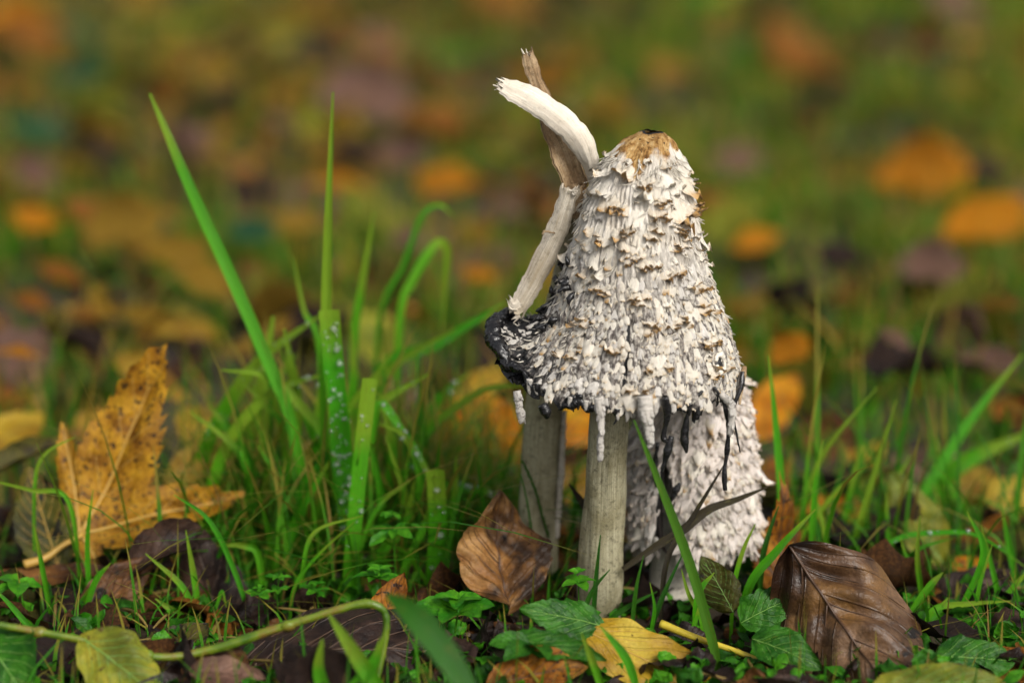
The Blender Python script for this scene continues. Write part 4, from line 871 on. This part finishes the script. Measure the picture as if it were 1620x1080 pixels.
for p, y, w, m in [([(1000, 985), (1006, 930), (1018, 878)], -.02, 7, 'blade_dark'), ([(940, 960), (944, 905), (950, 845)], -.015, 7, 'blade_dark'), ([(1030, 995), (1050, 940), (1082, 872)], -.022, 8, 'blade_dark'),
                   ([(1098, 1010), (1105, 940), (1130, 905)], -.025, 9, 'blade'), ([(960, 985), (1000, 955), (1040, 935)], -.018, 8, 'blade_dark'), ([(1160, 930), (1175, 870), (1195, 828)], -.012, 8, 'blade'), ([(1185, 930), (1230, 870), (1290, 805)], -.01, 13, 'blade'),
                   ([(925, 965), (940, 930), (965, 900)], -.015, 7, 'blade_dark'), ([(1110, 980), (1090, 940), (1078, 900)], -.022, 7, 'blade'), ([(1205, 900), (1215, 850), (1232, 800)], .0, 9, 'blade_dark'), ([(900, 880), (910, 800), (905, 735)], .05, 7, 'blade_dark'), ([(895, 890), (905, 830), (920, 790)], .045, 6, 'blade_dark'),
                   ([(1030, 1000), (1035, 960), (1028, 920)], -.03, 6, 'blade'), ([(1085, 1020), (1100, 980), (1108, 950)], -.03, 7, 'blade')]:
    blade(L3, p, y, w, m, group=G3)
G4 = 'blades beyond the glossy brown leaf'; L4 = 'thin green grass blade beyond the glossy grey brown leaf'
for p, y, w in [([(1285, 850), (1290, 770), (1302, 695)], .035, 10), ([(1262, 850), (1300, 725), (1388, 612)], .06, 10), ([(1345, 880), (1375, 780), (1418, 632)], .06, 11), ([(1460, 950), (1452, 880), (1456, 815)], .012, 9), ([(1592, 1010), (1575, 920), (1552, 830)], .01, 8), ([(1500, 1000), (1555, 880), (1530, 808)], .0, 10), ([(1255, 870), (1320, 780), (1372, 735)], .05, 8),
                ([(1385, 890), (1400, 800), (1440, 720)], .07, 10), ([(1330, 870), (1340, 800), (1362, 705)], .08, 10), ([(1430, 985), (1470, 930), (1492, 905)], -.005, 12), ([(1450, 1000), (1480, 970), (1500, 945)], -.01, 10), ([(1475, 965), (1530, 955), (1600, 950)], -.01, 9), ([(1560, 985), (1600, 930), (1640, 890)], .005, 9), ([(1410, 900), (1405, 840), (1402, 780)], .05, 9), ([(1310, 900), (1300, 820), (1278, 760)], .04, 8),
                ([(1620, 980), (1600, 880), (1585, 800)], .04, 10), ([(1560, 860), (1500, 760), (1480, 690)], .11, 12), ([(1425, 910), (1450, 870), (1510, 850)], .03, 7), ([(1540, 1010), (1548, 930), (1570, 860)], .0, 7), ([(1480, 940), (1440, 890), (1424, 850)], .02, 8)]:
    blade(L4, p, y, w, group=G4)
G5 = 'blurred blades over the dark leaf'; L5 = 'soft green grass blade growing over the large dark purple leaf'
for p, y, w in [([(610, 1110), (560, 1030), (520, 970)], -.10, 22), ([(520, 1110), (505, 1060), (510, 1010)], -.10, 18), ([(545, 1110), (590, 1050), (610, 1000)], -.10, 18), ([(960, 1110), (940, 1050), (920, 1000)], -.08, 11), ([(1010, 1095), (990, 1040), (950, 990)], -.075, 12)]:
    blade(L5, p, y, w, group=G5)

# ------------------------------------------------------------------ small herbs
def herb(label, px, py, Y, size, tiers, mat='herb', shape='obovate', nl=6, seed=0, ser=0.0, lw=.42, stemh=None, tilt=.35, group=None):
    c = at(px, py, Y); g = np.random.default_rng(seed); gz = float(terrain(c[0], c[1])); sz = size * K
    b = np.array((c[0] + g.normal() * .001, c[1], min(gz, c[2]) - .001)); root = empty('small_herb', b, label, 'herb', group)
    topz = c + np.array((0, 0, .001)); V, F, U = tube([b, (b + topz) / 2 + np.array((g.normal() * .0006, 0, 0)), topz], [sz * .035, sz * .03, sz * .022], 6, 14)
    link('stem', mesh('stem', V, F, M[mat], U), root)
    for ti, (dz, k) in enumerate(tiers):
        o = c + np.array((0, 0, dz * sz))
        for i in range(nl if k >= .8 else max(4, nl - 1)):
            a = 2 * math.pi * (i + g.uniform(-.15, .15)) / nl + ti * .5; L = sz * k * g.uniform(.8, 1.1)
            d = unit((math.cos(a), math.sin(a), tilt + g.normal() * .12)); P, UU = leaf_geo(L, L * lw, 10, 7, shape, .15, -.7, .3, .02, 4, .03, ser, 7, seed * 31 + i)
            Fm = leaf_frame(o, o + d, (0, -.25, 1), g.normal() * .2); W = o + P @ Fm.T
            link('leaflet', mesh('leaflet', W.reshape(-1, 3), gridF(10, 7), M[mat], UU.reshape(-1, 2)), root)
    return root
herb('small upright herb with two whorls of narrow green leaflets before the grey brown leaf', 622, 838, .012, 48, [(0, 1), (.55, .6)], nl=8, seed=1, lw=.36, tilt=.12)
herb('tiny lobed herb beside the runner stem on the dark wrinkled leaf', 410, 942, -.01, 26, [(0, 1), (.4, .6)], nl=6, seed=2, lw=.5)
herb('tiny herb with thin stem between the lobed herb and the dewy tuft', 441, 915, -.008, 22, [(0, 1), (-.9, .9)], nl=6, seed=3, lw=.45)
herb('bright green toothed herb beside the maple leaf stalk', 28, 922, -.006, 52, [(0, 1)], nl=5, seed=4, ser=.1, lw=.68, shape='ovate', tilt=.1)
herb('bright green broad-leaved herb beside the beech leaf base', 725, 968, -.045, 66, [(0, 1), (.3, .6)], nl=6, seed=5, ser=.05, lw=.72, shape='round', tilt=.25)
herb('green herb with oval leaflets under the whorled herb', 600, 915, -.012, 44, [(0, 1), (.3, .6)], nl=6, seed=6, lw=.5, shape='ovate')
herb('light green seedling at the foot of the thick main stem', 915, 922, -.025, 34, [(0, 1), (.5, .6)], nl=5, seed=7, lw=.55, shape='ovate', ser=.06)
herb('small four-leaved green seedling beside the round crinkled leaf', 1530, 985, -.012, 34, [(0, 1)], nl=4, seed=8, lw=.55, shape='ovate', tilt=.2)
herb('dark green toothed herb beside the yellow stalk', 1240, 1000, -.03, 48, [(0, 1), (.3, .7)], 'herb_dark', nl=6, seed=9, ser=.1, lw=.6, shape='ovate', tilt=.2)
herb('deep green herb in front of the golden yellow leaf', 840, 1020, -.065, 60, [(0, 1)], 'herb_dark', nl=6, seed=10, ser=.12, lw=.6, shape='ovate', tilt=.15)
herb('small green herb between the tiny thin-stemmed herb and the whorled herb', 500, 935, -.004, 30, [(0, 1), (.4, .6)], nl=6, seed=11, lw=.4)
herb('bushy deep green herb at the end of the golden yellow leaf', 1180, 1055, -.055, 44, [(0, 1)], 'herb_dark', nl=6, seed=12, lw=.5, shape='ovate')

# ------------------------------------------------------------------ fallen leaves strewn over the lawn (copies of a few shapes)
shapes = []
for i, (sh, bd, cu, fo, wv) in enumerate([('ovate', -.8, -.4, .15, .10), ('ovate', .7, .5, .2, .12), ('lance', -.5, -.3, .3, .08), ('round', -.9, -.7, .1, .12), ('round', .5, .4, .25, .15), ('obovate', -1.2, .6, .2, .12)]):
    P, U = leaf_geo(1, {'lance': .38, 'round': .82}.get(sh, .6), 14, 9, sh, fo, bd, cu, .012, 7, wv, .03, 12, 100 + i, .5); P[..., 0] -= .5
    shapes.append((P.reshape(-1, 3), gridF(14, 9), U.reshape(-1, 2)))
mcache = {}
def strew(x, y, size, key, label, group, z=.008, tilt=.35, sh=None, rz=None, rx=None):
    sh = random.randrange(len(shapes)) if sh is None else sh
    if (sh, key) not in mcache: V, F, U = shapes[sh]; mcache[(sh, key)] = mesh('fallen_leaf', V, F, M[key], U)
    o = bpy.data.objects.new('fallen_leaf', mcache[(sh, key)]); COL.objects.link(o)
    o.location = (x, y, float(terrain(x, y)) + z); o.scale = (size,) * 3
    o.rotation_euler = (random.gauss(0, tilt) + (.25 if y > .1 else 0) if rx is None else rx, random.gauss(0, tilt), random.uniform(0, 6.28) if rz is None else rz)
    return tag(o, label, 'leaf', group)
names = {'orange': 'bright orange leaf lying on the lawn behind the mushrooms', 'gold': 'golden yellow leaf lying on the lawn behind the mushrooms', 'rust': 'rust brown leaf lying on the lawn behind the mushrooms', 'pink': 'pinkish brown leaf lying on the lawn behind the mushrooms', 'yellow_green': 'yellow green leaf lying on the lawn behind the mushrooms', 'herb_blue': 'blue green broad weed leaf on the lawn behind the mushrooms', 'dark': 'dark brown leaf lying on the lawn behind the mushrooms', 'herb': 'bright green weed leaf on the lawn behind the mushrooms', 'olive': 'olive brown leaf lying on the lawn behind the mushrooms'}
grp = {k: v.replace('leaf lying', 'leaves lying').replace('leaf on', 'leaves on') for k, v in names.items()}
spots = [(1200, 435, 110, 'orange'), (1460, 318, 150, 'orange'), (1400, 300, 90, 'gold'), (1560, 425, 170, 'orange'), (1250, 640, 60, 'orange'), (540, 345, 110, 'orange'), (705, 330, 105, 'orange'), (470, 415, 90, 'gold'), (50, 95, 130, 'rust'), (30, 70, 120, 'orange'), (110, 40, 80, 'gold'),
         (790, 15, 120, 'gold'), (800, 40, 110, 'rust'), (790, 290, 70, 'yellow_green'), (715, 122, 60, 'herb'), (580, 210, 150, 'pink'), (345, 155, 80, 'gold'), (340, 310, 70, 'gold'), (200, 440, 130, 'gold'), (280, 480, 120, 'gold'), (60, 420, 80, 'orange'), (150, 400, 100, 'rust'), (320, 510, 110, 'gold'), (240, 425, 100, 'gold'), (100, 500, 90, 'rust'),
         (190, 520, 50, 'herb'), (245, 435, 60, 'herb_blue'), (65, 270, 110, 'herb_blue'), (130, 100, 110, 'herb_blue'), (130, 200, 100, 'herb_blue'), (55, 340, 90, 'pink'), (400, 430, 90, 'herb_blue'), (650, 450, 60, 'pink'), (640, 300, 110, 'pink'), (600, 100, 90, 'pink'), (445, 255, 60, 'pink'), (230, 10, 90, 'gold'), (460, 60, 90, 'gold'),
         (790, 405, 80, 'pink'), (760, 505, 60, 'orange'), (690, 230, 90, 'rust'), (890, 60, 100, 'olive'), (1130, 60, 80, 'herb'), (1260, 110, 110, 'rust'), (1310, 150, 90, 'rust'), (1500, 60, 120, 'pink'), (1570, 290, 90, 'dark'), (1230, 60, 80, 'olive'), (1170, 270, 90, 'pink'), (1140, 360, 80, 'rust'), (1470, 500, 110, 'pink'), (1580, 560, 60, 'rust'),
         (1000, 80, 90, 'olive'), (1060, 130, 90, 'gold'), (900, 140, 80, 'gold'), (950, 190, 70, 'gold'), (1420, 620, 60, 'pink'), (30, 655, 45, 'orange'), (230, 590, 60, 'gold'), (130, 580, 70, 'rust'), (50, 560, 60, 'rust'), (630, 30, 90, 'olive'), (560, 290, 80, 'dark'), (390, 370, 100, 'dark'), (500, 120, 100, 'dark'), (370, 200, 90, 'dark'), (1330, 480, 80, 'dark'), (160, 310, 90, 'dark')]
for px, py, w, k in spots:
    p = gnd(px, py, .012); d = (p[1] + D) / D
    strew(p[0], p[1], max(w * PX * d * 1.05, .02), k, names[k], grp[k], .040, .22, rz=random.gauss(0, .4), rx=random.uniform(.35, .8))
wts = {'orange': 5, 'gold': 20, 'rust': 14, 'pink': 10, 'yellow_green': 14, 'dark': 16, 'olive': 20}
for i in range(125):
    py = random.uniform(-40, 660); px = random.uniform(-180, 1800); p = gnd(px, py, .01)
    if px > 1000 and py < 420 and random.random() < .7: continue
    k = random.choices(list(wts), list(wts.values()))[0]
    strew(p[0], p[1], random.uniform(.03, .062), k, names[k], grp[k], random.uniform(.012, .034), .4)
# brown litter close around the mushrooms
nm = {'dark': 'dark brown dead leaf pressed into the litter round the mushrooms', 'brown': 'brown dead leaf pressed into the litter round the mushrooms', 'olive': 'olive dead leaf pressed into the litter round the mushrooms', 'rust': 'rust dead leaf pressed into the litter round the mushrooms'}
for i in range(118):
    x, y = random.uniform(-.23, .23), random.uniform(-.14, .16)
    k = random.choices(list(nm), [48, 26, 12, 14])[0]
    if .01 < x < .09 and y < .01: continue
    strew(x, y, random.uniform(.022, .048), k, nm[k], nm[k].replace('leaf', 'leaves'), random.uniform(.001, .011), .3)

# ------------------------------------------------------------------ uncountable grass, moss and crumbs
def grass_mass(name, X, Y, hmin, hmax, wmin, wmax, key, label, seg=4, lean=.6, seed=0):
    g = np.random.default_rng(seed); n = len(X); Z = terrain(X, Y) - .002
    h = g.uniform(hmin, hmax, n) * g.lognormal(0, .2, n); w = g.uniform(wmin, wmax, n); a = g.uniform(0, 2 * math.pi, n); ln = np.abs(g.normal(0, lean, n)) + .1
    b = a + g.normal(0, .8, n) + math.pi / 2
    t = np.linspace(0, 1, seg + 1); V = np.zeros((n, seg + 1, 2, 3))
    for i, s in enumerate(t):
        up = h * (s - .35 * np.minimum(ln, 1.6) * s * s); out = h * ln * .65 * s * s
        ww = w * .5 * (min(1, .6 + s) * (1 - s) ** .6 + .03)
        for k, sg in enumerate((-1, 1)):
            V[:, i, k, 0] = X + np.cos(a) * out + sg * ww * np.cos(b); V[:, i, k, 1] = Y + np.sin(a) * out + sg * ww * np.sin(b); V[:, i, k, 2] = Z + np.maximum(up, -.0)
    base = np.arange(n)[:, None, None] * (2 * (seg + 1)); i = np.arange(seg)[None, :, None] * 2
    F = (base + i + np.array([0, 1, 3, 2])[None, None]).reshape(-1, 4)
    U = np.zeros((n, seg + 1, 2, 2)); U[..., 0] = t[None, :, None]; U[:, :, 1, 1] = 1
    o = link(name, mesh(name, V.reshape(-1, 3), F, M[key], U.reshape(-1, 2))); return tag(o, label, 'grass', kind='stuff')
def clump(X, Y, s): return nz(np.stack([X, Y, 0 * X], 1), 9, s) + .6 * nz(np.stack([X, Y, 0 * X], 1), 26, s + 1)
def pick(n, y0, y1, seed, thr):
    g = np.random.default_rng(seed); Y = y0 + (y1 - y0) * g.uniform(0, 1, n) ** 1.0; hw = (Y + D) * .20 + .07; X = g.uniform(-1, 1, n) * hw
    keep = (clump(X, Y, 40) + g.normal(0, .35, n) > thr) & ~((X > .05) & (Y < .34) & (g.uniform(0, 1, n) < .62)); return X[keep], Y[keep]
X, Y = pick(17000, .13, 3.4, 1, .1); grass_mass('lawn_grass', X, Y, .018, .055, .0022, .0048, 'grass_far', 'soft blurred olive green lawn grass behind the mushrooms', seed=1)
X, Y = pick(5200, .12, .75, 2, .2); grass_mass('lawn_grass', X, Y, .02, .06, .0018, .0042, 'grass', 'bright green grass just behind the mushrooms', seed=2)
X, Y = pick(6000, 3.4, 9.0, 5, -.1); grass_mass('lawn_grass', X, Y, .04, .10, .004, .007, 'grass_far', 'far lawn grass beyond the strewn leaves', 3, seed=5)
X, Y = pick(28000, .45, 3.4, 6, -.15); k = np.random.default_rng(3).uniform(0, 1, len(X)) < .45 + .5 * (X > .05); grass_mass('lawn_grass', X[k], Y[k], .015, .042, .003, .006, 'grass_bright', 'fresh yellow green lawn grass among the strewn leaves', 3, .9, seed=6)
g = np.random.default_rng(9)
n = 1900; X = np.r_[g.normal(-.060, .036, n), g.normal(.145, .04, 230)]; Y = np.r_[g.normal(.070, .022, n // 2), g.normal(.120, .028, n - n // 2), g.normal(.10, .035, 230)]
grass_mass('tuft_grass', X, Y, .03, .080, .0009, .0028, 'grass', 'dense green grass filling the tufts beside the mushrooms', 6, .95, seed=3)
n = 2200; X = g.uniform(-.22, .22, n); Y = g.uniform(-.12, .09, n); k = ~((X > .02) & (X < .085) & (Y < .03)) ; X, Y = X[k], Y[k]
grass_mass('litter_grass', X, Y, .008, .030, .0007, .0020, 'grass', 'fine short grass sprouting through the litter', 4, .8, seed=4)
# moss and seedling carpet
def thin(x, y): return x > .02 + .05 * y and y > .55
def sprinkle(name, n, key, label, cat, xr, yr, smin, smax, zmax, seed, flat=.5, up=False):
    g = np.random.default_rng(seed); Vs, Fs, Us, k = [], [], [], 0
    for i in range(n):
        V, F, U = shapes[g.integers(len(shapes))]; s = g.uniform(smin, smax); x, y = g.uniform(*xr), g.uniform(*yr)
        if thin(x, y) and g.uniform() < .4: continue
        a, b, c = g.normal(0, flat), g.normal(0, flat), g.uniform(0, 6.28); Rm = np.array(Matrix.Rotation(c, 3, 'Z') @ Matrix.Rotation(a, 3, 'X') @ Matrix.Rotation(b, 3, 'Y'))
        Vs.append(V * s @ Rm.T + np.array((x, y, float(terrain(x, y)) + g.uniform(0, zmax)))); Fs.append(F + k); Us.append(U); k += len(V)
    o = link(name, mesh(name, np.vstack(Vs), np.vstack(Fs), M[key], np.vstack(Us))); return tag(o, label, cat, kind='stuff')
sprinkle('seedling_carpet', 780, 'herb', 'tiny green seedling leaves scattered in the litter', 'seedlings', (-.2, .22), (-.10, .05), .004, .010, .010, 1)
sprinkle('seedling_carpet', 560, 'herb_dark', 'tiny deep green seedling leaves scattered in the litter', 'seedlings', (-.2, .22), (-.10, .05), .005, .013, .010, 2)
sprinkle('leaf_crumbs', 500, 'brown', 'small brown leaf fragments in the litter', 'litter', (-.24, .24), (-.13, .14), .003, .011, .006, 3)
sprinkle('leaf_crumbs', 260, 'crumb', 'small pale bark and leaf crumbs in the litter', 'litter', (-.22, .22), (-.12, .10), .002, .007, .006, 4)
sprinkle('leaf_litter', 380, 'dark', 'dark leaf litter under the far lawn grass', 'litter', (-.6, .6), (.12, 2.6), .02, .05, .006, 5, .3)
sprinkle('leaf_litter', 500, 'brown', 'brown leaf litter under the far lawn grass', 'litter', (-.6, .6), (.12, 2.6), .02, .05, .008, 6, .3)
sprinkle('leaf_litter', 420, 'olive', 'olive leaf litter under the far lawn grass', 'litter', (-.6, .6), (.12, 2.6), .02, .05, .02, 7, .45)
sprinkle('leaf_litter', 260, 'rust', 'rust coloured leaf litter under the far lawn grass', 'litter', (-.6, .6), (.15, 2.6), .02, .05, .02, 8, .45)
sprinkle('leaf_crumbs', 420, 'dark', 'dark rotting leaf scraps in the litter', 'litter', (-.24, .24), (-.13, .14), .008, .022, .007, 9, .5)
# dry straw and twigs in the litter
sp = []
g = np.random.default_rng(77)
for i in range(150):
    x, y = g.uniform(-.22, .22), g.uniform(-.11, .12); a = g.uniform(0, 6.28); L = g.uniform(.008, .035); z = float(terrain(x, y)) + g.uniform(.001, .009); d = np.array((math.cos(a), math.sin(a), g.normal() * .15))
    p = np.array((x, y, z)); sp.append(tube([p, p + d * L * .5 + np.array((0, 0, g.normal() * .001)), p + d * L], [.0005, .0006, .0003], 5, 8))
V, F, U = join(sp); tag(link('dry_straw', mesh('dry_straw', V, F, M['straw'], U)), 'bits of dry straw and stalk strewn in the litter', 'straw', kind='stuff')
sprinkle('leaf_litter', 170, 'gold', 'golden leaf litter among the far lawn grass', 'litter', (-.6, .6), (.2, 2.6), .025, .05, .03, 10, .45)
sprinkle('leaf_litter', 150, 'yellow_green', 'yellow green leaf litter among the far lawn grass', 'litter', (-.6, .6), (.2, 2.6), .025, .05, .03, 11, .45)
X, Y = pick(12000, .5, 3.4, 16, .0); k = X > .0 + .05 * Y; grass_mass('lawn_grass', X[k], Y[k], .02, .05, .003, .006, 'grass', 'thick deep green lawn grass far behind the small furry cap', 3, .9, seed=17)
